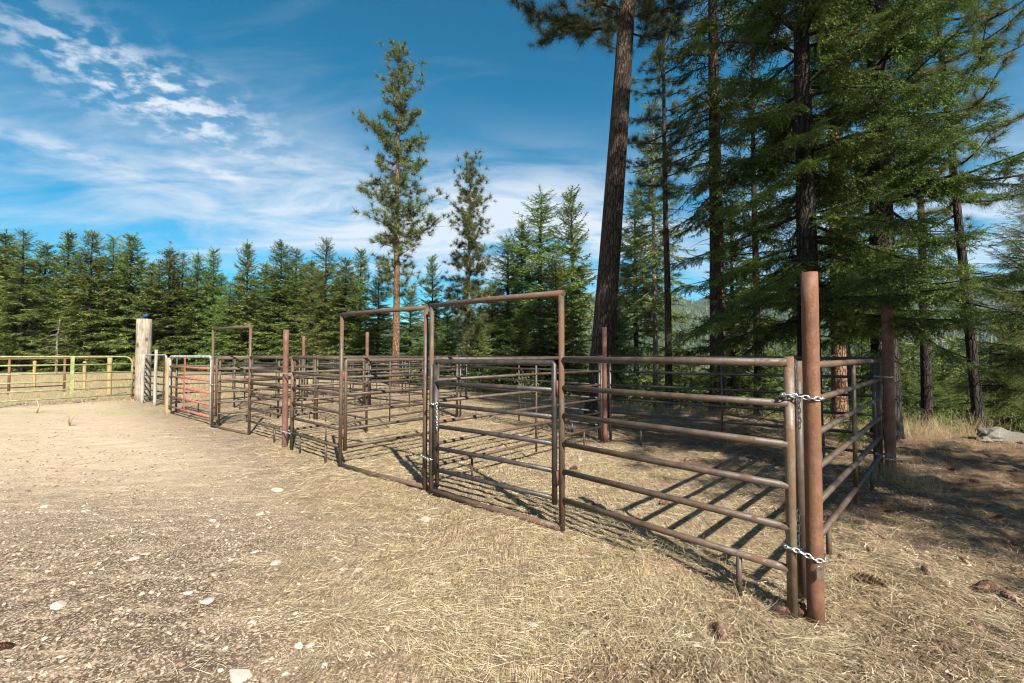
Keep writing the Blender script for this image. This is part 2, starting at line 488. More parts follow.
TF = [tuft(s, 20, .12) for s in (7, 8, 9)]

def rand_unit(r, n):
    d = r.normal(size=(n, 3)); return d/np.linalg.norm(d, axis=1, keepdims=True)
def place(tpls, P, X, U, Sc, r):
    P, X, U, Sc = map(np.array, (P, X, U, Sc))
    k = r.integers(0, len(tpls), len(P)); out = []
    for i, (tv, tt) in enumerate(tpls):
        m = k == i
        if m.any(): out.append(scatter(tv, tt, P[m], X[m], U[m], Sc[m]))
    return merge(out)

def trunk_mesh(mb, H, r0, lean=(0, 0), bend=.0, r=None, n=14, top=.02, flare=1.25, zb=-.35, wob=.03):
    N = 16; pts, rs = [], []
    for i in range(N+1):
        t = (i/N)**1.25; z = zb+(H-zb)*t
        w = wob*math.sin(t*7+r.random()*.6)
        pts.append((lean[0]*t+w+bend*t*t, lean[1]*t+w*.6, z))
        rr = r0*(1-t)**.8*(1-top)+top*.6
        if i == 0: rr *= flare
        if i == 1: rr *= 1+(flare-1)*.35
        rs.append(rr)
    mb.tube(pts, rs, n)
    def axis_at(z):
        t = max(0, (z-zb)/(H-zb)); return Vector((lean[0]*t+bend*t*t, lean[1]*t, z))
    return axis_at

def make_fir(seed, H, R, z0, rt, tpls, fl, dz=.33, nb=6, sp=.15, droop=.22, lean=(0, 0), limbs=True, keep=1.0, power=.75,
             az_keep=None, zmax=None, dead=0, fl_tip=.55, low=.6, extra=(), jit=1.0):
    r = np.random.default_rng(seed); mb = MB(); ax = trunk_mesh(mb, H, rt, lean, 0, r)
    P, X, U, Sc = [], [], [], []
    z = z0; todo = []
    while z < H-.05:
        t = (z-z0)/(H-z0)
        for k in range(nb+int(r.integers(-1, 2))):
            if r.random() > keep: continue
            az = 2*PI*(k/nb)+r.random()*1.5+z*2.1
            if az_keep and not az_keep(az, z, r): continue
            L = R*(1-t)**power*(.45+.65*r.random()**.8)*min(1, low+t*3.2)+.07
            zz = z+r.normal()*dz*.5
            if zz > H-.02: continue
            todo.append((zz, az, L, -8+55*t**1.4+r.normal()*11*jit, droop*(1-t*.7)*(.5+1.0*r.random()), r.normal()*.22))
        z += dz*(.7+.6*r.random())*(1-.35*t)
    todo += [(e[0], e[1], e[2], e[3], e[4], 0.0) for e in extra]
    for zz, az, L, el_, dr, bow in todo:
            e = math.radians(el_)
            h = Vector((math.cos(az), math.sin(az), 0)); sd_ = Vector((-h.y, h.x, 0))
            o = ax(zz)
            def cp(s): return o+h*(L*s)+sd_*(bow*L*s*s)+Vector((0, 0, L*(math.tan(e)*s-dr*s*s*1.3+dr*.75*s**4)))
            if limbs and L > .5:
                mb.tube([cp(0), cp(.35), cp(.7), cp(1)], [.012+L*.011, .009+L*.007, .005+L*.003, .003], 5, False)
            n = max(3, int(L*.85/sp))
            for i in range(n):
                s = .16+.84*(i+.5*r.random())/n
                p = cp(s); tg = (cp(min(1, s+.05))-cp(s-.05)).normalized()
                lat = tg.cross(Vector((0, 0, 1))).normalized()
                for sd in (-1, 1):
                    if r.random() < .08: continue
                    a = .95-.35*s+r.normal()*.22
                    d = tg*math.cos(a)+lat*(sd*math.sin(a))+Vector((0, 0, -.30+r.normal()*.26))
                    P.append(p); X.append(d); U.append(Vector((r.normal()*.5, r.normal()*.5, 1)))
                    Sc.append(fl*(1.08-fl_tip*s)*(.65+.7*r.random())*min(1, .32+L*.55))
            P.append(cp(.93)); X.append((cp(1)-cp(.9))); U.append(Vector((r.normal()*.5, r.normal()*.5, 1))); Sc.append(fl*.75)
    for i in range(3):
        P.append(ax(H-.35+i*.12)); X.append(Vector((r.normal()*.12, r.normal()*.12, 1))); U.append(Vector((1, .1*i, 0))); Sc.append(fl*.55)
    for i in range(dead):
        zz = .8+(z0-.6)*r.random(); az = r.random()*2*PI; L = .35+.9*r.random()
        o = ax(zz); h = Vector((math.cos(az), math.sin(az), -.15+r.normal()*.2))
        mb.tube([o, o+h*L*.5, o+h*L+Vector((0, 0, -.12*L))], [.012, .008, .003], 4, False)
    V, T = place(tpls, P, X, U, Sc, r)
    return mb, tri_mesh('crown', V, T)

def make_pine(seed, H, R, z0, rt, tpls, tl, nbr, lean=(0, 0), bend=0, extra=(), per=7, dead=0, zcap=None, n=14, clump=.35, shape=None):
    r = np.random.default_rng(seed); mb = MB(); ax = trunk_mesh(mb, H, rt, lean, bend, r, n)
    P, X, U, Sc = [], [], [], []
    br = []
    for k in range(nbr):
        t = (k+r.random())/nbr
        z = z0+(H-z0)*t**.95
        sh = shape(t) if shape else (1-t)**.55*min(1, .55+t*2.2)
        br.append((z, k*2.4+r.random()*1.1, R*sh*(.5+.7*r.random())+.15, -10+50*t+r.normal()*10))
    br += list(extra)
    for z, az, L, el in br:
        o = ax(z); h = Vector((math.cos(az), math.sin(az), 0)); e = math.tan(math.radians(el)); cv = .25+.25*r.random(); b2 = r.normal()*.18
        side = Vector((-h.y, h.x, 0))
        def cp(s): return o+h*(L*s)+side*(b2*L*s*s)+Vector((0, 0, L*(e*s*.7-.25*s+cv*s*s)))
        mb.tube([cp(0), cp(.3), cp(.65), cp(1)], [.014+L*.013, .011+L*.009, .007+L*.004, .004], 5, False)
        m = max(2, int(L*per))
        for i in range(m):
            s = 1-.86*(i/m)**1.0 if i else 1.0
            s0 = max(.05, s-.12-.1*r.random())
            a = cp(s0); g = clump*(.4+.9*r.random())*(1.15-.5*s)
            tip = cp(s)+Vector((r.normal()*g, r.normal()*g, abs(r.normal())*g*.95-.08))
            mb.tube([a, (a+tip)/2+Vector((0, 0, -.02)), tip], [.008, .006, .004], 4, False)
            d = (tip-a).normalized()+Vector((r.normal()*.2, r.normal()*.2, .35+r.normal()*.25))
            P.append(tip); X.append(d); U.append(Vector(rand_unit(r, 1)[0])); Sc.append(tl*(.75+.5*r.random()))
            if r.random() < .5:
                P.append((a+tip)/2+Vector((r.normal()*.06, r.normal()*.06, r.normal()*.04))); X.append(d+Vector((r.normal()*.5, r.normal()*.5, r.normal()*.3))); U.append(Vector(rand_unit(r, 1)[0])); Sc.append(tl*(.65+.4*r.random()))
    for i in range(dead):
        zz = 1.2+(z0-1.0)*r.random(); az = r.random()*2*PI; L = .3+.8*r.random()
        o = ax(zz); h = Vector((math.cos(az), math.sin(az), -.1+r.normal()*.2))
        mb.tube([o, o+h*L*.5, o+h*L+Vector((0, 0, -.12*L))], [.012, .008, .003], 4, False)
    V, T = place(tpls, P, X, U, Sc, r)
    return mb, tri_mesh('crown', V, T)

def tree(name, loc, made, bark, leaf, label, cat, group=None, rz=0.0):
    mb, crown = made
    e = empty(name, loc, label, cat, group, rz)
    mb.build('trunk', bark, e); link('crown', crown, leaf, e)
    return e
def base(px, depth):
    x = col_x(px, depth); return (x, depth, gzs(x, depth))
def top_h(py, depth, loc):   # height so that the tip reaches photo row py
    return H_CAM+(355-py)/F_PX*depth-loc[2]

# ------------------------------------------------------------------ trees: the left tree line
ORD = ['first', 'second', 'third', 'fourth', 'fifth', 'sixth', 'seventh', 'eighth', 'ninth', 'tenth', 'eleventh', 'twelfth',
       'thirteenth', 'fourteenth', 'fifteenth', 'sixteenth', 'seventeenth', 'eighteenth', 'nineteenth', 'twentieth']
protos = []
for i, (R, z0, dz, nb) in enumerate(((2.5, .25, .36, 7), (2.1, .3, .33, 7), (2.8, .3, .40, 7), (1.9, .25, .33, 7), (2.3, 1.2, .38, 6), (2.6, .6, .46, 6), (1.7, .25, .30, 6))):
    protos.append(make_fir(100+i, 12.0, R*1.22, z0, .16, FF if i not in (4, 5) else FM, .62, dz, nb, .17, .25, power=(.92, .85, .98, .88, .75, .85, .98)[i], low=.75))
proto_used = {}
def fir_copy(k, loc, h, w, label, cat, group):
    s = h/12.0
    if k not in proto_used:
        e = tree('fir_tree', loc, protos[k], M_BARK_F, M_FIR, label, cat, group); proto_used[k] = e
    else:
        e = copy_tree(proto_used[k]); e.location = loc; e['label'] = label
        if group: e['group'] = group
    e.rotation_euler = (0, 0, random.random()*6.28); q = random.uniform(1.05, 1.5); e.scale = (s*w*q, s*w*q, s)
    return e
front = [(-22, 236, 36), (2, 227, 38), (20, 230, 36), (43, 235, 39), (66, 234, 38), (89, 227, 37), (111, 238, 40), (129, 229, 39), (150, 262, 40),
         (168, 240, 40), (181, 254, 42), (196, 252, 41), (212, 250, 42), (229, 276, 40), (246, 242, 40), (264, 255, 42), (280, 243, 41), (295, 247, 42), (311, 262, 40)]
for i, (px, py, d) in enumerate(front):
    d *= 1.16; py += (0, 7, 2, 10, 0, 4)[i % 6]; loc = base(px, d)
    fir_copy((0, 3, 5, 2, 6, 1, 4, 2, 6, 0, 5)[i % 11], loc, top_h(py, d, loc), (1.0, 1.1, .95, 1.05)[i % 4],
             f"{ORD[i]} dark fir from the left in the tree line behind the far gates", 'fir tree', 'firs of the left tree line')
for i, (px, py, d) in enumerate([(-8, 240, 47), (10, 238, 50), (32, 250, 48), (54, 247, 49), (78, 246, 50), (100, 250, 48), (120, 246, 51), (140, 252, 49), (158, 256, 50), (174, 262, 52),
                                 (190, 266, 50), (204, 262, 52), (220, 266, 50), (238, 268, 50), (254, 268, 52), (272, 264, 51), (288, 262, 52), (303, 257, 50), (320, 262, 52), (338, 262, 50), (352, 268, 54)]):
    d *= 1.16; py += 9; loc = base(px, d)
    fir_copy((1, 0, 2, 3)[i % 4], loc, top_h(py, d, loc), 1.15, "dark fir of the half-hidden second row behind the left tree line",
             'fir tree', 'firs of the second row')
mid = [(325, 241, 40, 4, .8, "thin dark fir with a narrow crown at the right end of the left tree line"),
       (345, 258, 38, 1, 1.0, "dark fir just left of the tall lone pine, behind the open gate frame"),
       (360, 250, 41, 3, 1.0, "pointed dark fir rising directly behind the lower left of the tall lone pine"),
       (378, 278, 36, 0, 1.1, "short bushy fir hidden behind the trunk of the tall lone pine"),
       (410, 292, 33, 2, 1.1, "low bright green fir just right of the tall lone pine trunk"),
       (432, 256, 42, 1, .8, "slender fir between the tall lone pine and the smaller open-crowned pine"),
       (447, 305, 29, 0, 1.2, "low spreading fir right of the middle gate posts"),
       (492, 285, 37, 3, 1.0, "dark fir right of the smaller open-crowned pine"),
       (508, 240, 38, 4, 1.0, "loose dark fir left of the twin-topped fir clump behind the front gate"),
       (522, 222, 35, 2, .8, "left tree of the fir clump rising behind the front gate frame"),
       (541, 196, 33, 4, 1.1, "broad ragged-topped fir in the middle of the clump behind the front gate"),
       (572, 190, 34, 1, .85, "pointed dark fir on the right of the clump left of the leaning pine trunk"),
       (556, 262, 29, 0, 1.0, "low fir behind the right post of the front gate frame"),
       (478, 318, 28, 2, 1.1, "small low fir behind the closed front gate"),
       (520, 310, 27, 3, 1.1, "small dark fir below the fir clump behind the closed gate")]
for px, py, d, k, w, lab in mid:
    loc = base(px, d); fir_copy(k, loc, top_h(py, d, loc), w, lab, 'fir tree', None)
for px, py, d, k, w, lab in [(636, 190, 25, 4, .8, "airy green fir right behind the leaning pine trunk"),
                             (617, 285, 21, 0, .9, "small dense fir at the foot of the leaning pine trunk"),
                             (679, 345, 26, 2, .9, "small sunlit fir on the slope between the two slim trunks and the pink trunk"),
                             (733, 205, 17.5, 3, .85, "dark fir growing close behind the pink-barked pine trunk"),
                             (928, 352, 21, 1, 1.0, "young bright fir on the slope right of the far corner post"),
                             (905, 372, 26, 3, 1.0, "smaller young fir left of the young bright fir on the slope"),
                             (948, 385, 30, 0, 1.0, "small young fir low on the slope left of the slender bent pine"),
                             (700, 372, 30, 1, 1.0, "tiny fir far down the slope left of the pink-barked trunk"),
                             (790, 330, 30, 3, 1.0, "fir half hidden behind the near corner post, down the slope"),
                             (612, 352, 30, 1, 1.1, "low fir on the slope right under the leaning pine trunk"),
                             (646, 362, 27, 2, 1.1, "low bushy fir on the slope between the pale slim trunk and the leaning pine"),
                             (668, 352, 38, 3, 1.2, "low fir farther down the slope behind the slim dark pine"),
                             (762, 352, 32, 0, 1.2, "low fir on the slope between the pink trunk and the near corner post"),
                             (884, 350, 36, 1, 1.2, "low fir far down the slope behind the far corner post"),
                             (966, 372, 38, 2, 1.2, "low fir far down the slope behind the slender bent pine"),
                             (896, 338, 40, 2, 1.2, "dark fir on the slope right behind the far corner post top"),
                             (912, 345, 48, 0, 1.2, "far slope fir right of the far corner post, behind the young firs"),
                             (942, 350, 44, 3, 1.2, "far slope fir between the young bright fir and the slender bent pine"),
                             (958, 338, 55, 1, 1.3, "farthest slope fir left of the slender bent pine"),
                             (990, 345, 40, 5, 1.2, "far slope fir right of the slender bent pine above the boulder"),
                             (1012, 335, 46, 2, 1.2, "far slope fir seen through the bushy fir at the right edge"),
                             (606, 338, 40, 0, 1.2, "far slope fir just right of the leaning pine trunk"),
                             (660, 348, 50, 2, 1.2, "far slope fir seen between the two slim trunks"),
                             (690, 352, 46, 3, 1.3, "far slope fir in the gap left of the pink trunk"),
                             (775, 340, 44, 5, 1.2, "far slope fir left of the near corner post"),
                             (838, 345, 44, 2, 1.2, "far slope fir behind the pink-barked trunk seen through the side panel"),
                             (862, 335, 27, 2, 1.0, "fir behind the right side panel, down the slope")]:
    loc = base(px, d); fir_copy(k, loc, top_h(py, d, loc), w, lab, 'fir tree', None)

sn = base(68, 38)
mbs = MB(); rs_ = np.random.default_rng(5); ax_ = trunk_mesh(mbs, 4.6, .09, (.2, 0), 0, rs_, 10)
for k in range(26):
    zz = .8+3.6*rs_.random(); aa = rs_.random()*6.28; LL = .3+1.0*rs_.random(); o_ = ax_(zz); h_ = Vector((math.cos(aa), math.sin(aa), -.1))
    mbs.tube([o_, o_+h_*LL*.5, o_+h_*LL+Vector((0, 0, -.2*LL))], [.025, .018, .008], 5, False)
o = mbs.build('dead_tree', M_BARK_G); o.location = (sn[0], 37.0, gzs(sn[0], 37.0)); tag(o, 'grey dead snag with bare twigs in front of the left tree line', 'dead tree')
# individual pines / near trees
L0 = base(395, 25)
tree('pine_tree', L0, make_pine(201, top_h(40, 25, L0), 2.25, 5.0, .21, TM, .35, 70, lean=(.15, 0), per=8, clump=.40,
     extra=[(8.2, -.25, 2.9, 20), (9.6, .1, 2.4, 25), (10.5, PI, 2.3, 5), (14.0, PI+.2, 2.2, 20)]), M_BARK_O, M_PINE,
     'tall lone ponderosa pine with an orange trunk and open tufted crown', 'pine tree')
L1 = base(467, 33)
tree('pine_tree', L1, make_pine(202, top_h(155, 33, L1), 2.4, 2.5, .16, TM, .37, 80, lean=(.25, 0), per=8, clump=.44), M_BARK_G, M_PINE,
     'smaller open-crowned pine right of the tall lone pine', 'pine tree')
L2 = base(595, 12)
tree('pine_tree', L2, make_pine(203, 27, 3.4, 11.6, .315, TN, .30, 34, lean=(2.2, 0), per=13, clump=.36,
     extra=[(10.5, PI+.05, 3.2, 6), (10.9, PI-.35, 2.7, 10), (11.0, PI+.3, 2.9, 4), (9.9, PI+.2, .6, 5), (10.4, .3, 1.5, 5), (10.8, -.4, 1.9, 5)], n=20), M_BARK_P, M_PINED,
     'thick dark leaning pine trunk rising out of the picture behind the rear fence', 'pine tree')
L3 = base(668, 16)
tree('pine_tree', L3, make_pine(204, 15.2, 1.7, 7.6, .13, TN, .25, 42, lean=(-.05, 0), per=6, clump=.26, dead=14), M_BARK_P, M_PINE,
     'slim dark pine with top tufts, between the leaning trunk and the pink trunk', 'pine tree')
L4 = base(655, 22)
tree('fir_tree', L4, make_fir(205, top_h(98, 22, L4), 2.3, 4.6, .14, FM, .55, .34, 6, .15, .25, keep=.85, dead=12), M_BARK_G, M_FIR,
     'airy fir with a slim pale trunk just left of the slim dark pine', 'fir tree')
L5 = base(717, 15.5)
tree('fir_tree', L5, make_fir(206, 25, 2.6, 6.6, .27, FM, .50, .42, 5, .13, .35, lean=(.05, 0), keep=.8, dead=10), M_BARK_P, M_FIRN,
     'tall pine-like tree with a straight pinkish brown trunk behind the rear fence', 'tree')
L6 = base(808, 8.4)
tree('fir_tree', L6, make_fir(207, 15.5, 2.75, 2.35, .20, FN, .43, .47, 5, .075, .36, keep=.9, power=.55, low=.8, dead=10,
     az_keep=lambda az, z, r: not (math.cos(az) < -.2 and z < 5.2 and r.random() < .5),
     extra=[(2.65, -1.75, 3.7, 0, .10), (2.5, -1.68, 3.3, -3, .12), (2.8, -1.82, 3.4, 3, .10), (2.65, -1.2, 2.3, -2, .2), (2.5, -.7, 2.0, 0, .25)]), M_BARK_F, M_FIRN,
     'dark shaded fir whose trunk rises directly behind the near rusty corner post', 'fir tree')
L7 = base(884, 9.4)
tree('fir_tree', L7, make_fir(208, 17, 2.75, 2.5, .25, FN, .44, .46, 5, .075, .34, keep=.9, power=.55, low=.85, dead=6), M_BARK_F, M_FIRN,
     'big bright green fir with low sunlit boughs above the far corner post', 'fir tree')
L8 = base(838, 12.9)
tree('pine_tree', L8, make_pine(209, 22, 2.4, 8, .19, TM, .26, 30, per=5, dead=5), M_BARK_O, M_PINE,
     'pink-barked pine trunk between the two near firs, seen through the side panel', 'pine tree')
L9 = base(978, 10.9)
tree('pine_tree', L9, make_pine(210, 13.5, 2.3, 5.0, .105, TN, .26, 44, lean=(-.75, .2), per=6, clump=.28, dead=26), M_BARK_F, M_PINEY,
     'slender bent pine with bare lower twigs and yellowing needles on the right', 'pine tree')
L10 = (14.4, 12.6, gzs(14.4, 12.6))
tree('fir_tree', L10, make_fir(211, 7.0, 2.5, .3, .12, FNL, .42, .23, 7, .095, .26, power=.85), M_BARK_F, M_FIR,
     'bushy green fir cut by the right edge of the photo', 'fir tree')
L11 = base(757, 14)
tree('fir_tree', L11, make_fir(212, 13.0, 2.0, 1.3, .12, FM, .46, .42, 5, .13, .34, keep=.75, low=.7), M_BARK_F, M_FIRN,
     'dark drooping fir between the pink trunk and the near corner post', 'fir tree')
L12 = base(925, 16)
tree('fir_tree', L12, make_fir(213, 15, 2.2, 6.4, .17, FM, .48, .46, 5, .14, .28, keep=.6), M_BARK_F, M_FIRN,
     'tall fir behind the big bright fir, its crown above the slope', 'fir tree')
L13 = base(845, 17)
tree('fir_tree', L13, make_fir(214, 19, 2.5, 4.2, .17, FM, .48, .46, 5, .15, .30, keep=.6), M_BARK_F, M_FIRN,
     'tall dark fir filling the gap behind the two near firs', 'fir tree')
# trees of the same wood standing just right of the photographer; they shade the right of the yard
for i, (p, a, H, R, z0, lab) in enumerate([(6.7, -5.2, 22, 2.75, 4.6, 'tall fir beside the yard that shades the right of the pens'),
                                           (9.9, -4.2, 9.5, 2.2, 2.6, 'shorter fir beside the yard that shades the ground at the right')]):
    loc = (.92*p-.4*a, .4*p+.92*a, 0)
    tree('fir_tree', loc, make_fir(300+i, H, R, z0, .2, FM, .55, .42, 6, .15, .28, power=.6,
         az_keep=(lambda az, z, r: not (8.5 < z < 10.2 and math.cos(az-.41) < -.1)) if i == 0 else None), M_BARK_F, M_FIRN, lab, 'fir tree')

# shrubs behind the pens
def make_shrub(seed, n=700):
    r = np.random.default_rng(seed); P = r.normal(size=(n, 3))*np.array([.42, .42, .30])+np.array([0, 0, .45])
    P[:, 2] = np.abs(P[:, 2]); D = rand_unit(r, n)+np.array([0, 0, .5])
    tv = np.array([[0, 0, 0], [.5, .22, .05], [1, 0, 0], [.5, -.22, .05]]); tt = np.array([[0, 1, 2], [0, 2, 3]])
    return tri_mesh('leaves', *scatter(tv, tt, P, D, rand_unit(r, n), .10+.07*r.random(n)))
shp = []
for i, (px, d, s, lab) in enumerate([(632, 19, 1.3, 'leafy shrub under the leaning pine, left of the pale slim trunk'), (650, 22, 1.5, 'leafy shrub at the foot of the pale slim trunk'),
        (682, 20, 1.6, 'bright shrub between the slim dark pine and the pink trunk'), (700, 24, 1.7, 'yellow-green shrub just left of the pink trunk'), (742, 20, 1.3, 'shrub right of the pink trunk behind the fence'),
        (775, 21, 1.6, 'bright shrub left of the near corner post behind the fence'), (830, 20, 1.5, 'green shrub seen through the side panel'), (865, 22, 1.6, 'green shrub left of the far corner post'),
        (915, 17, 1.5, 'bushy shrub below the young fir right of the far corner post'), (948, 17, 1.1, 'low shrub behind the dry grass near the slender pine'), (992, 14.5, 1.2, 'low shrub behind the pale boulder'),
        (1018, 15, 1.4, 'green shrub at the right edge behind the boulder'), (480, 22, 1.2, 'low shrub behind the closed gate in the rear grass'), (530, 23, 1.3, 'low shrub behind the right half of the closed gate'),
        (575, 20, 1.2, 'low shrub left of the foot of the leaning pine')]):
    loc = base(px, d)
    if len(shp) < 3:
        o = link('shrub', make_shrub(400+i), M_SHRUB, None, loc); shp.append(o)
    else:
        o = shp[i % 3].copy(); COL.objects.link(o); o.location = loc
    tag(o, lab, 'shrub'); o.scale = (s, s, s*.9); o.rotation_euler.z = i*1.3

# ------------------------------------------------------------------ far hills and wood
def hz(x, y):
    d = .70*(x-5.1)+.714*(y-6.1); w = -.745*x+.667*y
    r = np.hypot(x, y)
    n = fbm(x/420, y/420, 81, 5)-.5; n2 = fbm(x/130, y/130, 91, 4)-.5
    z = -3-np.clip(d-40, 0, 200)*.40+sst(520, 2500, r)*(340+n*330+45*np.sin(w/430.+1.1))+n2*44*sst(150, 700, r)
    flat = sst(-.05, -.55, x/np.maximum(r, 1))
    z = z*(1-flat)+flat*(-12.0)
    z = np.where(z > 200, 200+120*np.tanh((z-200)/120.), z)
    return z
def build_hills():
    az = np.radians(np.linspace(-66, 72, 240)); rr = 78*np.exp(np.linspace(0, np.log(3400/78), 190))
    A, Rr = np.meshgrid(az, rr); X = Rr*np.sin(A); Y = Rr*np.cos(A)
    Z = np.where(Rr < 110, np.minimum(hz(X, Y), gz(X, Y)-1.0), hz(X, Y))
    V = np.stack([X.ravel(), Y.ravel(), Z.ravel()], 1); nx = len(az)
    i = (np.arange(len(rr)-1)[:, None]*nx+np.arange(nx-1)[None]).ravel()
    me = tri_mesh('hills', V, np.stack([i, i+1, i+1+nx, i+nx], 1), True)
    m, nt, out = nmat('forested_hillside'); b = NB(nt); p = pos(b)
    n1 = b.noise(p, .006, 6, .65); n2 = b.noise(p, .05, 6, .7); v = b.vor(p, .13).outputs['Distance']
    c = b.mix(b.rng(n2, .35, .65), (.016, .030, .014), (.045, .062, .026))
    open_ = b.rng(b.math('ADD', b.math('MULTIPLY', n1, .6), b.math('MULTIPLY', n2, .4)), .60, .64)
    c = b.mix(open_, c, (.17, .15, .095))
    sx = b.n('SeparateXYZ'); b.l(p, sx.inputs[0])
    c = b.mix(b.math('MULTIPLY', b.rng(sx.outputs[2], -76, -82), .85), c, (.30, .27, .15))
    b.l(b.pbsdf(c, .95, 0, b.bump(b.math('ADD', v, n2), 1.0, 6.0), .05).outputs[0], out.inputs[0])
    link('hills', me, m)['kind'] = 'structure'
    # far wood: conifers on the hills
    r = np.random.default_rng(77); N = 34000
    a = np.radians(r.uniform(2, 60, N)); q = 105*np.exp(r.random(N)*np.log(2300/105))
    X = q*np.sin(a); Y = q*np.cos(a); dens = fbm(X/90, Y/90, 61, 3)
    zt = hz(X, Y)
    k = (dens > .33) & ((zt > -77) | (r.random(N) < .2)); X, Y, zt = X[k], Y[k], zt[k]
    tv, tt = [], []
    for (z0, z1, rad) in ((.06, .5, .2), (.3, .75, .15), (.55, 1.0, .10)):
        b0 = len(tv)
        for i in range(6):
            w = 2*PI*i/6; rj = rad*(1.15 if i % 2 else .75); tv.append([rj*math.cos(w), rj*math.sin(w), z0])
        tv.append([0, 0, z1])
        tt += [[b0+i, b0+(i+1) % 6, b0+6] for i in range(6)]
    n = len(X); P = np.stack([X, Y, zt-.3], 1)
    ang = r.random(n)*6.28; D = np.stack([np.cos(ang), np.sin(ang), 0*ang], 1)
    hgt = r.uniform(7, 19, n); sc = np.stack([hgt, hgt, hgt], 1); sc[:, :2] *= r.uniform(.8, 1.3, n)[:, None]
    V, T = scatter(np.array(tv), np.array(tt), P, D, np.tile([0, 0, 1.], (n, 1)), sc)
    o = link('distant_forest', tri_mesh('distant_forest', V, T), M_FARW)
    tag(o, 'far conifer wood covering the hillside beyond the valley', 'forest', None, 'stuff')
build_hills()

# ------------------------------------------------------------------ pens
R6 = [.30, .57, .84, 1.11, 1.38, 1.65]
def at_z(p, z): return Vector((p.x, p.y, z))
def panel(A, B, label, mat=M_PIPE, group='pipe panels of the corral pens', up=(1, 1), stays=(), feet=(.15, .85), r=.0235, htop=1.65, umat=None, sag=.012, zs=R6, top_mat=None, bot_mat=None):
    mid = (A+B)/2; e = empty('fence_panel', mid, label, 'fence panel', group)
    d = (B-A); L = d.length; u = d.normalized()
    k = htop/1.65
    for i, z in enumerate(zs):
        z *= k
        wv = random.uniform(-sag, sag)
        mb = MB().tube([at_z(A, z), at_z(A+d*.5, z+wv), at_z(B, z+random.uniform(-.006, .006))], r*1.18 if i == len(zs)-1 else r, 10)
        mb.build('rail', (top_mat or mat) if i == len(zs)-1 else (bot_mat if i == 0 and bot_mat else mat), e, mid)
    for flag, p in zip(up, (A, B)):
        if flag:
            q = p+Vector((random.uniform(-.012, .012), random.uniform(-.012, .012), 0))
            MB().tube([at_z(p, .02), at_z(q, htop*1.012+.02)], r*1.2, 12).build('upright', umat or mat, e, mid)
    for s in stays:
        MB().tube([at_z(A+d*s, .14), at_z(A+d*s, htop*.985)], r*.8, 8).build('stay', mat, e, mid)
    for s in feet:
        p = A+d*s
        MB().tube([at_z(p, -.03), at_z(p, zs[0]*k-.01)], r*.8, 8).build('foot', mat, e, mid)
    return e
def leaf_parts(e, mid, A, B, mat, side_mat, htop=1.62, z0=.30, r=.024, hinge_at=None):
    """gate leaf: a part whose rails are sub-parts"""
    dd = (B-A).normalized()*.014
    mb = MB().tube([at_z(A, z0-.06), at_z(A, htop-.014), at_z(A+dd, htop), at_z((A+B)/2, htop), at_z(B-dd, htop), at_z(B, htop-.014), at_z(B, z0-.06)], r*1.15, 12)
    lf = mb.build('leaf', side_mat, e, mid)
    for i in range(5):
        z = z0+(htop-z0)*i/5
        MB().tube([at_z(A, z), at_z((A+B)/2, z+random.uniform(-.008, .008)), at_z(B, z)], r*1.2 if i == 5 else r, 10).build('rail', mat, lf, mid)
    return lf
def frame_gate(A, B, label, leaf=None, h=2.30, r=.029, mat=M_FRAME, lmat=M_DARK, smat=M_DARK, sill=True):
    mid = (A+B)/2; e = empty('frame_gate', mid, label, 'gate', 'tall frame gates along the front of the pens')
    d = (B-A).normalized()
    for p in (A, B):
        MB().tube([at_z(p, -.05), at_z(p+Vector((random.uniform(-.015, .015), 0, 0)), h)], r, 14).build('frame_post', mat, e, mid)
    MB().tube([at_z(A-d*.03, h+.012), at_z((A+B)/2, h+.02), at_z(B+d*.03, h+.006)], r*1.05, 14).build('top_bar', mat, e, mid)
    if sill:
        MB().tube([at_z(A, .035), at_z(A+(B-A)*.5, .02), at_z(B, .03)], r*1.05, 12).build('sill_bar', mat, e, mid)
    if leaf:
        a, b, hp = leaf
        leaf_parts(e, mid, a, b, lmat, smat)
        hd = (b-a).normalized(); hinge = b if (hp-b).length < (hp-a).length else a
        for z in (.50, 1.38):
            c = (hinge+hp)/2
            MB().tube([at_z(c, z-.07), at_z(c, z+.07)], .022, 10).tube([at_z(hinge, z), at_z(hp, z)], .012, 8).build('hinge', M_HINGE, e, mid)
    return e

# front row
A1 = at(792.5, 616.5)
dA = (B_R-A1).normalized()
panel(A1, B_R-dA*.03, 'nearest brown pipe panel between the closed gate and the rusty corner post', up=(1, 0), feet=(.17,), r=.0255, umat=M_TAN, sag=.008, bot_mat=M_FRAME)
dB = (B_R-B_L).normalized()
frame_gate(B_L, B_R, 'tall pipe gate frame with a closed dark six-rail gate, nearest of the three frames', leaf=(B_L+dB*.07, B_R-dB*.085, B_R))
vC = Vector((.80, .60, 0)).normalized(); dC = (C_R-C_L); wC = dC.length-.16
hC = C_L+Vector((.055, .045, 0))
dirC = Vector((math.cos(math.radians(50)), math.sin(math.radians(50)), 0))
frame_gate(C_L, C_R, 'middle tall pipe gate frame with its gate swung open inward', leaf=(hC, hC+dirC*1.85, C_L), lmat=M_PIPE, smat=M_FRAME)
D1 = at(291.5, 450)
panel(D1, C_L-dC.normalized()*.03, 'short brown pipe panel between the middle gate frame and the chained rusty post', up=(1, 0), feet=(.2, .75), umat=M_FRAME)
E1 = at(279, 444)
dF = F_R-F_L
panel(E1, F_R+dF.normalized()*.03, 'short brown pipe panel between the rusty post and the farthest gate frame', up=(0, 0), feet=(.15,))
hF = F_L+Vector((.055, .045, 0))
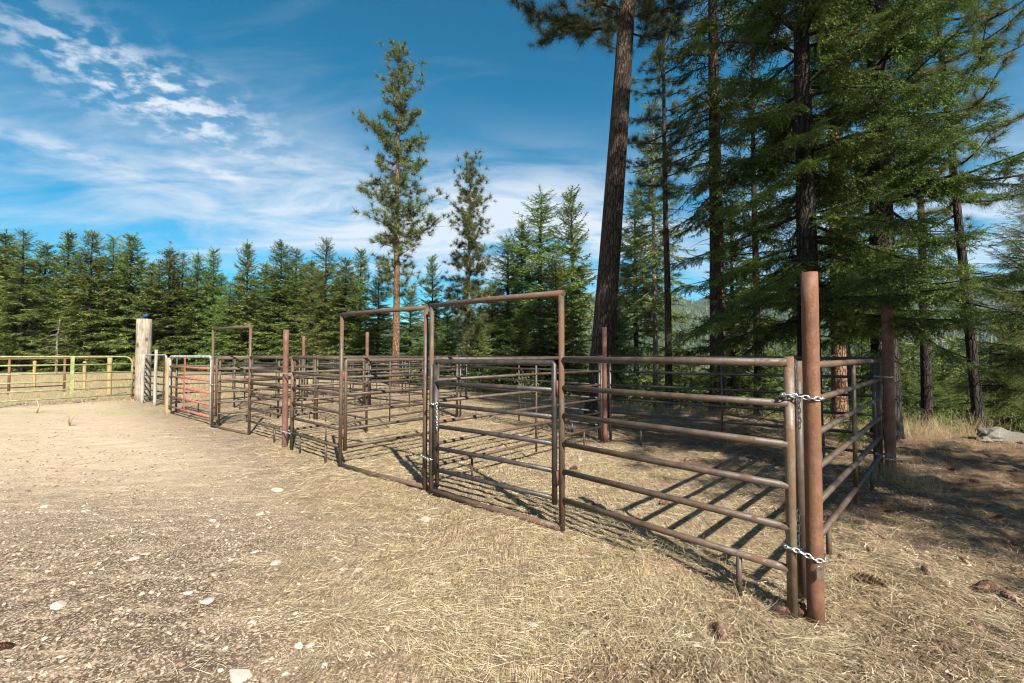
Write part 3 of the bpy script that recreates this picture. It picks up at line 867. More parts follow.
frame_gate(F_L, F_R, 'farthest and smallest-looking tall pipe gate frame beside the red gate', leaf=(hF, hF+dirC*1.85, F_L), lmat=M_PIPE, smat=M_FRAME)
# right side and rear row
G1 = at(803, 601); G2 = at(881, 477)
panel(G1, G2, 'pipe panel along the right side between the two rusty corner posts', stays=(.52,), feet=(.2, .8), r=.026, top_mat=M_FRAME, htop=1.62)
Rr1 = at(876, 474)
dR = (P4-Rr1).normalized()
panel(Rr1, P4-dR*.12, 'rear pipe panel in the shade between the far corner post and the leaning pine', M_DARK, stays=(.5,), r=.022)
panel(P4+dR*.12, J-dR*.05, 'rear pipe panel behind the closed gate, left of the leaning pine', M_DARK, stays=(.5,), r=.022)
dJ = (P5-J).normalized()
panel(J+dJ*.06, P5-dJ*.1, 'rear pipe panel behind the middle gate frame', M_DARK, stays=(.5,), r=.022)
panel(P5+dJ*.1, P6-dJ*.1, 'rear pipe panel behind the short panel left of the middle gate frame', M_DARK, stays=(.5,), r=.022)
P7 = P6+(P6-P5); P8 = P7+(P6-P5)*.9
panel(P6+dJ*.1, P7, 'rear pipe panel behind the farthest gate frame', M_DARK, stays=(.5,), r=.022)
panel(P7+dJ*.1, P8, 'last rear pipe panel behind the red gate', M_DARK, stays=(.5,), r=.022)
# dividers
BC = (B_L+C_R)/2
v1 = (P4-BC).normalized()
panel(BC+v1*.15, P4-v1*.15, 'dividing pipe panel from the middle gate posts back to the leaning pine', stays=(.5,), r=.022)
v2 = (J-P2).normalized()
panel(P2+v2*.15, J-v2*.1, 'dividing pipe panel from the chained rusty post back to the rear fence', stays=(.5,), r=.022)
v3 = (P5-F_L).normalized()
panel(F_L+v3*.15, P5-v3*.15, 'dividing pipe panel from the farthest gate frame back to the rear fence', stays=(.5,), r=.022)
v4 = (P6-WP).normalized()
panel(WP+v4*.2, P6-v4*.15, 'dividing pipe panel from the yellow wooden post back to the rear fence', M_DARK, stays=(.5,), r=.022)

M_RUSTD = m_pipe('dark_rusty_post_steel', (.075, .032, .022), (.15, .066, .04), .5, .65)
mp = at(316, 420); ia = P2+v2*1.9
panel(ia+UX*.1, mp-(mp-ia).normalized()*.05, 'inner pipe panel across the pen behind the chained rusty post', feet=(.2, .8), r=.022)
ib = F_L+v3*1.7
panel(mp+(ib-mp).normalized()*.05, ib-(ib-mp).normalized()*.12, 'inner pipe panel from the mid pen joint toward the farthest gate frame', r=.022)
ic = WP+v4*1.8
panel(ib+(ic-ib).normalized()*.1, ic-(ic-ib).normalized()*.1, 'inner pipe panel across the pen behind the red gate', r=.022)
bk = [P5+VX*4.3, P6+VX*4.3, P7+VX*4.3, P8+VX*4.3]
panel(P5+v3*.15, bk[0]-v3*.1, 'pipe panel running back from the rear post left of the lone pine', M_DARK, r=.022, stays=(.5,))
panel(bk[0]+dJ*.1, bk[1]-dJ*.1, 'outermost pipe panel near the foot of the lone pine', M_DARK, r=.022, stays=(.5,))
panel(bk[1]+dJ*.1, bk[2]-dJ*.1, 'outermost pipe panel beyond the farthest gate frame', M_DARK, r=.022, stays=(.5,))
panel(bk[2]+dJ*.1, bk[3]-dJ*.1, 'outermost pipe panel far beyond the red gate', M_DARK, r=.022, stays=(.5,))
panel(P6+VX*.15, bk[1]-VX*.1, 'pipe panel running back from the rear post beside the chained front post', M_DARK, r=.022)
def steel_post(p, r, h, label, lean=(0, 0), mat=None):
    mb = MB(); N = 10
    mb.tube([(p.x+lean[0]*i/N, p.y+lean[1]*i/N, -.08+(h+.08)*i/N) for i in range(N+1)], r, 22)
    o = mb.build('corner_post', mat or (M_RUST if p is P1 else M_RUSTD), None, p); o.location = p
    return tag(o, label, 'post', 'tall rusty pipe posts')
steel_post(P1, .049, 2.24, 'thick rusty pipe post in the right foreground with two silver chains round it')
steel_post(P3, .062, 2.45, 'dark rusty pipe post at the far right corner under the bright fir boughs')
steel_post(P2, .050, 2.17, 'rusty pipe post chained to the short panel left of the middle gate frame')
steel_post(P4, .048, 2.25, 'rusty pipe post in front of the thick leaning pine trunk', mat=M_RUSTD)  # dark rust tone also stands in for the shade on this post
steel_post(P5, .055, 2.45, 'rusty pipe post of the rear fence standing left of the tall lone pine')
steel_post(P6, .055, 2.40, 'rusty pipe post of the rear fence seen just right of the chained front post')

# sleeves and drop pins at the near corner (loose pins hang in the panel's lugs)
e = empty('hinge_pin', A1+Vector((.05, .06, 0)), 'rusty drop pin in lugs joining the two panels behind the near corner post', 'hinge pin')
for z0_, z1_, r_ in ((1.16, 1.30, .022), (.46, .62, .022)):
    MB().tube([(0, 0, z0_), (0, 0, z1_)], r_, 10).box((-.03, -.02, (z0_+z1_)/2), .05, .03, .06).build('lug', M_HINGE, e)
MB().tube([(.0, 0, .16), (0, 0, 1.56), (.0, .03, 1.62), (.03, .03, 1.60)], .010, 8).build('rod', M_HINGE, e)

# chains
def link_ring(mb, c, t, n, L, r):
    t = t.normalized(); n = (n-t*n.dot(t)).normalized(); pts = []
    K = 12
    for i in range(K+1):
        w = 2*PI*i/K
        a = math.cos(w); b_ = math.sin(w)
        pts.append(c+t*(a*L*.5)+n*(b_*L*.27))
    mb.tube(pts, r, 6, False)
def chain(path, label, L=.046, r=.0042, close=False, lock=None, group='silver chains on the posts'):
    mb = MB(); c0 = Vector(path[0]); i = 0
    seg, acc = 0, 0.0; pts = [Vector(p) for p in path]
    tot = sum((pts[k+1]-pts[k]).length for k in range(len(pts)-1)); step = L*.72; s = 0
    while s < tot:
        q = s
        for k in range(len(pts)-1):
            ln = (pts[k+1]-pts[k]).length
            if q <= ln: c = pts[k].lerp(pts[k+1], q/ln); t = pts[k+1]-pts[k]; break
            q -= ln
        n = Vector((0, 0, 1)) if abs(t.normalized().z) < .8 else Vector((1, 0, 0))
        if i % 2: n = t.cross(n)
        link_ring(mb, c, t, n, L, r); s += step; i += 1
    o = mb.build('chain', M_CHAIN, None, c0); o.location = c0
    tag(o, label, 'chain', group)
    if lock:
        p = Vector(lock); mb2 = MB().box(p+Vector((0, 0, -.03)), .045, .022, .05)
        ring = [p+Vector((.016*math.cos(a), 0, .016*math.sin(a)+.002)) for a in np.linspace(0, PI, 8)]
        mb2.tube(ring, .004, 6)
        mb2.build('padlock', m_simple('brass_lock', (.20, .17, .13), .45, .7), o, c0)
    return o
def wrap(c1, r1, c2, r2, z, sag=.0, n=14):
    """loop around two posts"""
    d = (c2-c1).normalized(); s = Vector((-d.y, d.x, 0)); pts = []
    for i in range(n+1):
        a = PI/2+PI*i/n; pts.append(at_z(c1+d*(math.cos(a)*r1)+s*(math.sin(a)*r1), z+sag))
    for i in range(n+1):
        a = -PI/2+PI*i/n; pts.append(at_z(c2+d*(math.cos(a)*r2)+s*(math.sin(a)*r2), z))
    pts.append(pts[0]); return pts
aC, zC = A1+Vector((0, 0, 0)), 1.42
chain(wrap(A1, .036, P1, .056, 1.42, .02), 'upper silver chain round the near corner post and panel end')
chain(wrap(A1, .036, P1, .056, .40, .05), 'lower silver chain with a padlock round the near corner post', lock=(P1.x-.03, P1.y-.085, .36))
hp = A1+Vector((.055, .02, 0))
chain([at_z(hp, 1.65), at_z(hp+Vector((.01, 0, 0)), 1.45)], 'short silver chain hanging beside the top of the near panel end')
chain([at_z(hp+Vector((.015, -.01, 0)), 1.40), at_z(hp+Vector((.018, -.01, 0)), 1.22)], 'loose end of silver chain hanging below the upper post chain')
chain([at_z(hp+Vector((.01, 0, 0)), .66), at_z(hp, .46)], 'short silver chain hanging low beside the near panel end')
chain(wrap(G2, .045, P3, .072, 1.40), 'upper silver chain round the far right corner post')
chain(wrap(G2, .045, P3, .072, .30, .02), 'lower silver chain round the far right corner post')
chain(wrap(P2, .062, D1, .036, 1.36), 'upper chain round the rusty post left of the middle gate frame')
chain(wrap(P2, .062, D1, .036, .30), 'lower chain round the rusty post left of the middle gate frame')
chain(wrap(C_R, .036, B_L, .036, .42), 'chain tying the two middle frame posts together near the ground')
chain(wrap(B_L, .036, B_L+dB*.07, .032, 1.10), 'chain looped round the latch side of the closed gate')
chain([at_z(B_L+dB*.11+Vector((0, -.04, 0)), 1.10), at_z(B_L+dB*.115+Vector((0, -.04, 0)), .78)], 'loose chain end hanging at the latch side of the closed gate')
chain(wrap(J+dJ*.06, .03, J-dR*.05, .03, 1.52), 'chain joining two rear panels behind the closed gate')
chain(wrap(F_L, .036, F_L+(WP-F_L).normalized()*.12, .03, 1.0), 'chain holding the red gate to the farthest gate frame')

# ------------------------------------------------------------------ left gates, posts
def bow_gate(pA, pB, h, rails, uprights, label, fmat, rmat, umat, r=.026, z0=.18, corner=.22, name='farm_gate', skip_ends=()):
    mid = (pA+pB)/2; e = empty(name, mid, label, 'gate'); d = pB-pA; L = d.length; u = d/L
    pts = []
    K = 6
    pts.append(at_z(pA, z0-.05))
    for i in range(K+1):
        a = PI/2*i/K; q = pA+u*(corner*(1-math.cos(a))); pts.append(at_z(q, h-corner+corner*math.sin(a)))
    for i in range(K+1):
        a = PI/2*i/K; q = pB-u*(corner*(1-math.sin(a))); pts.append(at_z(q, h-corner+corner*math.cos(a)))
    pts.append(at_z(pB, z0-.05))
    MB().tube(pts, r, 10).build('outer_frame', fmat, e, mid)
    for i in range(rails):
        z = z0+(h-z0)*i/rails
        MB().tube([at_z(pA, z), at_z(pB, z)], r*.85, 8).build('rail', rmat, e, mid)
    off = Vector((u.y, -u.x, 0))*(r+.006)
    if off.y > 0: off = -off
    for s in uprights:
        p = pA+d*s+off
        MB().box((p.x, p.y, (h+z0)/2-.01), .10, .014, h-z0, math.atan2(u.y, u.x)).build('upright', umat, e, mid)
    return e
GR = at(131.5, 400); GL = at(71, 404); gd = (GL-GR).normalized()
e = bow_gate(GR, GR+gd*6.1, 1.64, 5, [(GL-GR).length/6.1, .58], 'long lime green pipe gate at the left edge', M_GREEN, M_GREEN, M_GREEN, .032, .22, .26)
bow_gate(WP+(F_L-WP).normalized()*.12, F_L-(F_L-WP).normalized()*.10, 1.66, 5, [.44], 'red-railed gate with a galvanised top frame beside the yellow wooden post', M_GALV, M_REDP, M_REDP, .034, .22, .16)
LG = at(137, 400); LG2 = at(165.5, 406)
bow_gate(LG, LG2, 1.70, 6, [.97], 'narrow grey pipe gate between the thick log and the yellow wooden post', M_GREYP, M_DARK, M_DARK, .032, .2, .18)

def wood_post(p, r, h, mat, label, name='wooden_post', n=16, cat='post', lean=(0, 0), taper=.94, group=None):
    mb = MB(); rr = random.Random(int(p.x*100))
    N = 8
    mb.tube([(lean[0]*i/N+rr.uniform(-.004, .004), lean[1]*i/N, -.1+(h+.1)*i/N) for i in range(N+1)], [r*(1-(1-taper)*i/N)*(1+rr.uniform(-.02, .02)) for i in range(N+1)], n)
    o = mb.build(name, mat); o.location = p; return tag(o, label, cat, group)
wood_post(WP, .085, 1.62, M_WPOST, 'yellowish round wooden post at the left end of the red gate')
LP = at(142.5, 400.5)
wood_post(LP, .25, 3.05, M_LOG, 'thick pale peeled log standing upright beside the green gate', 'log_post', 26)
wood_post(at(141.8, 403), .055, 1.74, M_GWOOD, 'left of two thin grey weathered posts in front of the narrow grey gate', lean=(.03, 0))
wood_post(at(154.5, 405.5), .05, 1.88, M_GWOOD, 'right and taller of two thin grey weathered posts by the narrow grey gate', lean=(.02, 0))
wood_post(at(109, 396), .085, 1.62, M_WPOST, 'yellow wooden post behind the green gate, nearest to the log')
wood_post(at(84, 391), .07, 1.40, M_WPOST, 'thin wooden post in the meadow behind the middle of the green gate')
wood_post(at(34, 388), .07, 1.40, M_WPOST, 'thin wooden post in the meadow near the left edge')
wood_post(at(133.5, 399), .075, 1.6, M_RUST, 'dark hinge post between the green gate and the thick log')
e = empty('solar_light', (LP.x, LP.y, 3.04), 'small blue panel light on top of the thick log', 'solar light')
MB().tube([(-.05, 0, 0), (-.05, 0, .12)], .018, 8).box((0, 0, .01), .16, .10, .03).build('bracket', M_BLACKP, e)
MB().box((.06, -.02, .15), .15, .02, .13, 0, -.6).build('panel', M_BLUE, e)
MB().tube([(-.12, -.05, .05), (-.12, .05, .09)], .05, 12).build('lamp_head', M_BLACKP, e)
# brown rail fence in the meadow
q1, q2, q3 = at(8.5, 395), at(64, 392), at(108, 391)
e = empty('rail_fence', q2, 'brown pipe rail fence in the meadow behind the green gate', 'fence')
MB().tube([at_z(q1-(q2-q1)*.9, 1.5), at_z(q1, 1.52), at_z(q2, 1.55), at_z(q3, 1.58)], .04, 8).build('rail', M_RUST, e, q2)
MB().tube([at_z(q1-(q2-q1)*.9, .35), at_z(q1, .3), at_z(q2, .3)], .025, 8).build('rail', M_PIPE, e, q2)
for q in (q1, q2): MB().tube([at_z(q, -.05), at_z(q, 1.56)], .045, 10).build('fence_post', M_RUST, e, q2)
# dry weed in the yard
w0 = at(70, 426)
mb = MB(); rw = random.Random(3)
for k in range(9):
    a = rw.random()*6.28; h = .25+.3*rw.random(); mb.tube([(0, 0, 0), (.06*math.cos(a), .06*math.sin(a), h*.6), (.2*math.cos(a), .2*math.sin(a), h)], [.008, .006, .003], 5)
o = mb.build('dry_weed', M_DGRASS); o.location = w0; o.scale = (.7, .7, .7); tag(o, 'spindly dry weed standing alone in the yard in front of the green gate', 'weed')
w0 = at(37, 413)
mb = MB()
mb.tube([(0, 0, 0), (.05, 0, .2), (-.03, 0, .42)], [.02, .016, .01], 6).tube([(.04, 0, .12), (-.35, .02, .16)], [.012, .006], 6)
o = mb.build('stick', M_GWOOD); o.location = w0; tag(o, 'pale forked stick lying below the green gate', 'stick')

# ------------------------------------------------------------------ stones, cones
ICO_V, ICO_T = None, None
def ico(sub):
    import bmesh
    bm = bmesh.new(); bmesh.ops.create_icosphere(bm, subdivisions=sub, radius=1.0)
    V = np.array([v.co[:] for v in bm.verts]); T = np.array([[v.index for v in f.verts] for f in bm.faces]); bm.free(); return V, T
I3 = ico(3); I1 = ico(1)
def stone_mesh(seed, rough=.35, angular=10):
    r = np.random.default_rng(seed); V = I3[0].copy()
    for k in range(angular):   # chop by planes
        d = rand_unit(r, 1)[0]; lim = .55+.35*r.random(); s = V@d; over = np.clip(s-lim, 0, None)
        V = V-over[:, None]*d[None]*.92
    V *= 1+(fbm(V[:, 0]*3+seed, V[:, 1]*3+V[:, 2]*2, seed, 3)-.5)[:, None]*rough*.5
    return tri_mesh('stone', V, I3[1], False)
st_m = [stone_mesh(s) for s in (1, 2, 3, 4)]
stones = [(240, 677, 30, .28, 'largest pale flat stone cut by the bottom edge left of centre'),
          (299, 646, 13, .5, 'left of a touching pair of bright white stones in the lower left'),
          (310, 645, 12, .55, 'right of a touching pair of bright white stones in the lower left'),
          (207, 603, 18, .4, 'bright white jagged stone in the left foreground with a dark crack'),
          (188, 592, 12, .4, 'pale stone up and left of the bright white jagged stone'),
          (60, 606, 20, .25, 'flat pinkish grey slab set in the dirt at the far left'),
          (132, 558, 12, .3, 'left of two thin white slabs end to end in the left yard'),
          (145, 553, 14, .3, 'right of two thin white slabs end to end in the left yard'),
          (260, 514, 9, .5, 'small white wedge stone in the yard in front of the middle gate frame'),
          (213, 521, 9, .5, 'small pale stone left of the small white wedge stone'),
          (276, 562, 14, .35, 'white flat stone alone in the yard right of the jagged white stone'),
          (284, 676, 10, .7, 'small bright white cube-like stone at the bottom left of centre'),
          (225, 648, 8, .6, 'small round white stone above the largest flat stone'),
          (220, 671, 8, .7, 'tall bright white pebble left of the largest flat stone'),
          (325, 668, 10, .5, 'pale stone at the bottom right of the touching white pair'),
          (585, 635, 11, .6, 'bright white lump lying on the straw at bottom centre'),
          (425, 519, 17, .25, 'flat tan stone on the straw before the closed gate'),
          (358, 569, 13, .25, 'thin pale stone half sunk in straw left of centre'),
          (534, 626, 12, .3, 'thin pale stone on the straw left of the bright white lump'),
          (580, 460, 6, .8, 'small white stone inside the near pen'),
          (481, 503, 7, .5, 'white stone lying beside the sill pipe of the closed gate'),
          (487, 504, 6, .5, 'smaller white stone next to the sill pipe of the closed gate'),
          (45, 507, 9, .3, 'pale low stone in the left yard near the picture edge'),
          (277, 491, 16, .2, 'broad pale flat stone in the yard left of the middle gate'),
          (640, 660, 9, .4, 'grey pebble on the chips at the bottom right of centre'),
          (849, 664, 11, .3, 'white chip stone near the bottom below the corner post'),
          (255, 552, 10, .25, 'thin pale stone left of the lone white flat stone')]
for i, (px, py, w, fl, lab) in enumerate(stones):
    p = at(px, py); sz = w*p.y/F_PX*.44
    o = link('stone', st_m[i], M_STONE, None, (p.x, p.y, zg1(p.x, p.y)+sz*fl*.12)) if i < 4 else None
    if o is None:
        o = bpy.data.objects.new('stone', st_m[i % 4]); COL.objects.link(o); o.location = (p.x, p.y, zg1(p.x, p.y)+sz*fl*.12)
    o.scale = (sz, sz*.85, sz*max(fl, .3)); o.rotation_euler = (random.uniform(-.2, .2), random.uniform(-.2, .2), i*1.7)
    tag(o, lab, 'stone', 'pale stones in the yard')
for px, py, w, lab in [(1001, 440, 46, 'pale grey boulder on the crest at the right, below the bushy fir'), (984, 441, 18, 'smaller grey rock leaning on the left of the boulder')]:
    p = at(px, py); sz = w*p.y/F_PX*.5
    o = link('boulder', stone_mesh(50+w, 1.3, 16), M_BOULDER, None, (p.x, p.y, zg1(p.x, p.y)+.04)); o.scale = (sz, sz*.8, sz*.45); o.rotation_euler.z = w; tag(o, lab, 'boulder')

def cone_mesh():
    V, T = I1[0]*np.array([.92, .34, .34]), I1[1]
    P, D, U, Sc = [], [], [], []
    n = 95
    for i in range(n):
        s = -.95+1.9*i/n; a = i*2.39996; rad = .40*math.sqrt(max(0, 1-(s*.96)**2))
        P.append([s, rad*.55*math.cos(a), rad*.55*math.sin(a)]); D.append([.55, math.cos(a), math.sin(a)]); U.append([1, 0, .01]); Sc.append(.34*(.55+.6*math.sqrt(max(0, 1-s*s))))
    tv = np.array([[0, -.25, 0], [0, .25, 0], [.75, .36, .06], [1, 0, .16], [.75, -.36, .06]]); tt = np.array([[0, 1, 2], [0, 2, 4], [2, 3, 4]])
    return tri_mesh('pine_cone', *merge([(V, T), scatter(tv, tt, P, D, U, Sc)]))
cm = cone_mesh()
cones = [(722, 635, 24, 'dark pine cone on the chips left of the near corner post', 1.3), (788, 614, 34, 'pine cone lying against the foot of the near panel end', .1),
         (867, 583, 32, 'long pine cone on the straw right of the near corner post', -.4), (928, 575, 18, 'pine cone seen end-on farther right of the near corner post', 1.0),
         (985, 588, 24, 'pine cone near the right edge in the sunlit straw', .3), (1012, 596, 22, 'pine cone at the right edge in the sunlit straw', 1.2),
         (976, 619, 26, 'pine cone lowest at the right, half hidden in litter', .6), (664, 505, 13, 'pine cone inside the near pen on sunlit straw', .5),
         (573, 469, 9, 'small pine cone inside the near pen behind the gate hinge', .2), (687, 460, 10, 'pine cone in the near pen by the white stone', .9), (4, 650, 16, 'dark pine cone at the lower left edge of the yard', .2)]
sh = [(870, 550), (845, 560), (962, 560), (882, 535), (935, 520), (960, 510), (1000, 520), (1018, 545), (915, 500), (940, 490), (975, 485), (890, 510), (950, 470),
      (1015, 475), (925, 462), (860, 525), (720, 468), (745, 450), (700, 445), (660, 448), (760, 480), (775, 460), (640, 462)]
for px, py in sh: cones.append((px, py, None, 'brown pine cone lying in the shaded litter on the right side of the pens', random.random()*6))
for i, (px, py, w, lab, rz) in enumerate(cones):
    p = at(px, py); L = (w*p.y/F_PX*.5) if w else random.uniform(.040, .062)
    L = min(L, .125)
    if i == 0: o = link('pine_cone', cm, M_CONE)
    else: o = bpy.data.objects.new('pine_cone', cm); COL.objects.link(o)
    o.location = (p.x, p.y, zg1(p.x, p.y)+L*.28); o.scale = (L, L, L); o.rotation_euler = (random.random(), random.uniform(-.25, .25), rz)
    tag(o, lab, 'pine cone', 'fallen pine cones' if w is None else 'pine cones lying in the sun')

# ------------------------------------------------------------------ ground cover (stuff)
def blade_tpl(seed, seg=4, curve=.25):
    r = np.random.default_rng(seed); V = []
    c1, c2 = r.normal()*curve, abs(r.normal())*curve*.5
    for i in range(seg+1):
        s = i/seg; w = .5*(1-s*.75); y = c1*s*s; z = c2*math.sin(s*PI)
        V += [[s, y-w*.03, z], [s, y+w*.03, z]]
    T = []
    for i in range(seg): T += [[2*i, 2*i+1, 2*i+3], [2*i, 2*i+3, 2*i+2]]
    return np.array(V), np.array(T)
BL = [blade_tpl(s) for s in range(6)]
def lay(X, Y, L, wid, tilt, r, lift=.006, coherent=True):
    n = len(X); ang = r.random(n)*2*PI
    if coherent:
        base_a = fbm(X*.9, Y*.9, 15, 2)*7.0; k = r.random(n) < .6; ang = np.where(k, base_a+r.normal(size=n)*.45, ang)
    D = np.stack([np.cos(ang), np.sin(ang), r.normal(size=n)*tilt+.03], 1)
    P = np.stack([X, Y, zg(X, Y)+lift*(r.random(n)*1.6+.1)], 1)
    U = np.stack([r.normal(size=n)*.5, r.normal(size=n)*.5, np.ones(n)], 1)
    sc = np.stack([L, wid/.03*.5, L*.5], 1)
    k = r.integers(0, len(BL), n); out = []
    for i, (tv, tt) in enumerate(BL):
        m = k == i; out.append(scatter(tv, tt, P[m], D[m], U[m], sc[m]))
    return merge(out)
def sample(r, n, x0, x1, y0, y1, dens):
    X = r.uniform(x0, x1, n); Y = y0*np.exp(r.random(n)*math.log(y1/y0))   # more of it near the yard
    X = X*(.45+Y/8.0)
    k = r.random(n) < dens(X, Y); return X[k], Y[k]
r = np.random.default_rng(900)
X, Y = sample(r, 210000, -4.2, 4.6, 2.0, 12.0, lambda x, y: np.clip(.05+.95*straw_field(x, y)*sst(.38, .62, fbm(x*1.7, y*1.7, 51, 3)+.06), 0, 1)*np.where(x > 2.6, .75, 1))
L = .03+.15*r.random(len(X))**1.6*(1+Y*.03); W = r.uniform(.002, .0052, len(X))*(1+.16*np.clip(Y-3, 0, 8))
o = link('straw', tri_mesh('straw', *lay(X, Y, L, W, .12, r, .010)), M_STRAW); tag(o, 'loose dry straw strewn over the ground in and before the pens', 'straw', None, 'stuff')
# gravel
r = np.random.default_rng(901)
def gd_(x, y): return sst(13, 6, y)*np.clip(1.05-straw_field(x, y)*.85+.3*litter_field(x, y), 0, 1)*sst(.30, .55, fbm(x*1.3, y*1.3, 52, 3)+.06)
X, Y = sample(r, 150000, -7.6, 4.4, 1.9, 15.0, gd_)
sz = .0030*np.exp(r.exponential(.58, len(X)))*1.0; sz = np.clip(sz, 0, .020)
OV = np.array([[1, 0, 0], [-.9, .15, 0], [.1, 1, .1], [0, -.85, -.1], [.15, .1, .8], [-.1, 0, -.8]]); OT = np.array([[0, 2, 4], [2, 1, 4], [1, 3, 4], [3, 0, 4], [2, 0, 5], [1, 2, 5], [3, 1, 5], [0, 3, 5]])
n = len(X); a = r.random(n)*6.28
V, T = scatter(OV, OT, np.stack([X, Y, zg(X, Y)+sz*.2], 1), np.stack([np.cos(a), np.sin(a), r.normal(size=n)*.3], 1), np.stack([r.normal(size=n)*.3, r.normal(size=n)*.3, np.ones(n)], 1), np.stack([sz*1.3, sz*r.uniform(.6, 1.1, n), sz*.65], 1))
o = link('gravel', tri_mesh('gravel', V, T), M_GRAVEL); tag(o, 'fine pale gravel scattered over the dirt yard', 'gravel', None, 'stuff')
# litter: needles, bark chips
r = np.random.default_rng(902)
X, Y = sample(r, 110000, -1.5, 5.0, 1.9, 12.0, lambda x, y: np.clip(litter_field(x, y)*1.0+.10*straw_field(x, y)+sst(3.3, 2.6, y-.25*x)*sst(-.2, 1.0, x)*.9, 0, 1))
V1 = lay(X, Y, r.uniform(.014, .055, len(X)), r.uniform(.005, .020, len(X)), .35, r, .008, False)
X, Y = sample(r, 60000, -1.5, 5.0, 2.0, 12.0, lambda x, y: litter_field(x, y))
V2 = lay(X, Y, r.uniform(.06, .18, len(X)), r.uniform(.0015, .003, len(X)), .14, r, .012, False)
o = link('leaf_litter', tri_mesh('leaf_litter', *merge([V1, V2])), M_LITTER); tag(o, 'brown needles and bark chips littering the ground under the firs', 'leaf litter', None, 'stuff')
# standing dry grass
r = np.random.default_rng(903)
def clumps(C, nb, spread, L0, L1, w, lean=.45):
    Xs, Ds, Ls = [], [], []
    for (x, y) in C:
        n = int(nb*(.6+.8*r.random())); px = x+r.normal(size=n)*spread; py = y+r.normal(size=n)*spread
        d = np.stack([r.normal(size=n)*lean, r.normal(size=n)*lean, np.ones(n)], 1); Xs.append(np.stack([px, py], 1)); Ds.append(d); Ls.append(r.uniform(L0, L1, n))
    Xs = np.concatenate(Xs); D = np.concatenate(Ds); L = np.concatenate(Ls); n = len(Xs)
    P = np.stack([Xs[:, 0], Xs[:, 1], zg(Xs[:, 0], Xs[:, 1])-.01], 1); sc = np.stack([L, np.full(n, w/.03*.5), L], 1)
    k = r.integers(0, len(BL), n); out = []
    for i, (tv, tt) in enumerate(BL):
        m = k == i; out.append(scatter(tv, tt, P[m], D[m], np.stack([r.normal(size=m.sum()), r.normal(size=m.sum()), 0*D[m][:, 0]+.01], 1), sc[m]))
    return merge(out)
C = []
for _ in range(1500):
    d = r.uniform(2.2, 12); w = r.uniform(-14, 8); p = P3+VX*d+UX*(-w)
    C.append((p.x, p.y))
big = [at(925, 428), at(940, 430), at(960, 432), at(905, 436), at(985, 434)]
G = [clumps(C, 12, .16, .12, .38, .006), clumps([(p.x, p.y) for p in big for _ in range(5)], 26, .3, .3, .62, .007)]
lg = [at(px_, py_) for px_, py_ in ((640, 560), (662, 556), (690, 552), (705, 566), (620, 548), (585, 540), (540, 545), (740, 590), (470, 520), (350, 490), (860, 600), (900, 590), (850, 575), (880, 615))]
G.append(clumps([(p.x+r.normal()*.12, p.y+r.normal()*.12) for p in lg for _ in range(4)], 16, .10, .10, .30, .005, 1.6))
pn = [(P2+VX*k*.4+UX*w) for k in range(12) for w in (.1, -.15)]
G.append(clumps([(p.x, p.y) for p in pn], 10, .12, .08, .22, .005))
o = link('dry_grass', tri_mesh('dry_grass', *merge(G)), M_DGRASS); tag(o, 'golden dry grass on the crest behind the pens', 'grass', None, 'stuff')
p = at(872, 480)
o = link('grass_tuft', tri_mesh('grass_tuft', *clumps([(p.x+.05*k, p.y-.12*k) for k in range(6)], 60, .09, .25, .55, .005, .38)), M_DGRASS); tag(o, 'long dry grass tuft at the foot of the far corner post', 'grass')
C = [(x, y) for x, y in zip(r.uniform(-34, -11, 2600), r.uniform(14, 38, 2600)) if y-15.3 > (x+16)*.28]
o = link('meadow_grass', tri_mesh('meadow_grass', *clumps(C, 9, .35, .10, .32, .02)), M_DGRASS); tag(o, 'pale dry meadow grass behind the green gate', 'grass', None, 'stuff')
C = [(x, 13.3+(x+13)*.25+r.normal()*.7) for x in r.uniform(-17.5, -9.5, 200)]+[(p.x+r.normal()*.12, p.y+r.normal()*.12) for p in [at(150, 495), at(335, 508), at(375, 478), at(352, 470)] for _ in range(3)]
o = link('green_grass', tri_mesh('green_grass', *clumps(C, 14, .14, .03, .10, .006)), M_GGRASS); tag(o, 'thin green grass patches in the yard', 'grass', None, 'stuff')

# ------------------------------------------------------------------ air
HZ_TOP = max((bpy.data.objects['hills'].matrix_world @ v.co).z for v in bpy.data.objects['hills'].data.vertices)+25
HAZE = 0.00006
m, nt, out = nmat('thin_air'); b = NB(nt)
pv = b.n('VolumePrincipled'); pv.inputs['Color'].default_value = (.72, .84, 1.0, 1); pv.inputs['Density'].default_value = HAZE; pv.inputs['Anisotropy'].default_value = .1
b.l(pv.outputs[0], out.inputs['Volume'])
mb = MB().box((0, 1700, HZ_TOP/2-60), 7600, 4300, HZ_TOP+120)
o = mb.build('haze', m); tag(o, 'thin blue haze over the far hills', 'haze', None, 'stuff')

# ------------------------------------------------------------------ sky, sun, camera
EL = math.radians(39.0); SD = Vector((.40, -.917, 0)).normalized()*math.cos(EL)+Vector((0, 0, math.sin(EL)))
W = bpy.data.worlds.new('World'); S.world = W; W.use_nodes = True; nt = W.node_tree; nt.nodes.clear(); b = NB(nt)
out = nt.nodes.new('ShaderNodeOutputWorld'); bg = b.n('Background'); bg.inputs['Strength'].default_value = .055; b.l(bg.outputs[0], out.inputs[0])
sky = b.n('TexSky'); sky.sky_type = 'NISHITA'; sky.sun_disc = False; sky.sun_elevation = EL; sky.sun_rotation = math.atan2(SD.x, SD.y)
sky.altitude = 900; sky.air_density = 1.0; sky.dust_density = .4; sky.ozone_density = 2.5
hs = b.n('HueSaturation'); b.l(sky.outputs[0], hs.inputs['Color']); hs.inputs['Saturation'].default_value = 2.0; hs.inputs['Value'].default_value = .86; hs.inputs['Hue'].default_value = .477
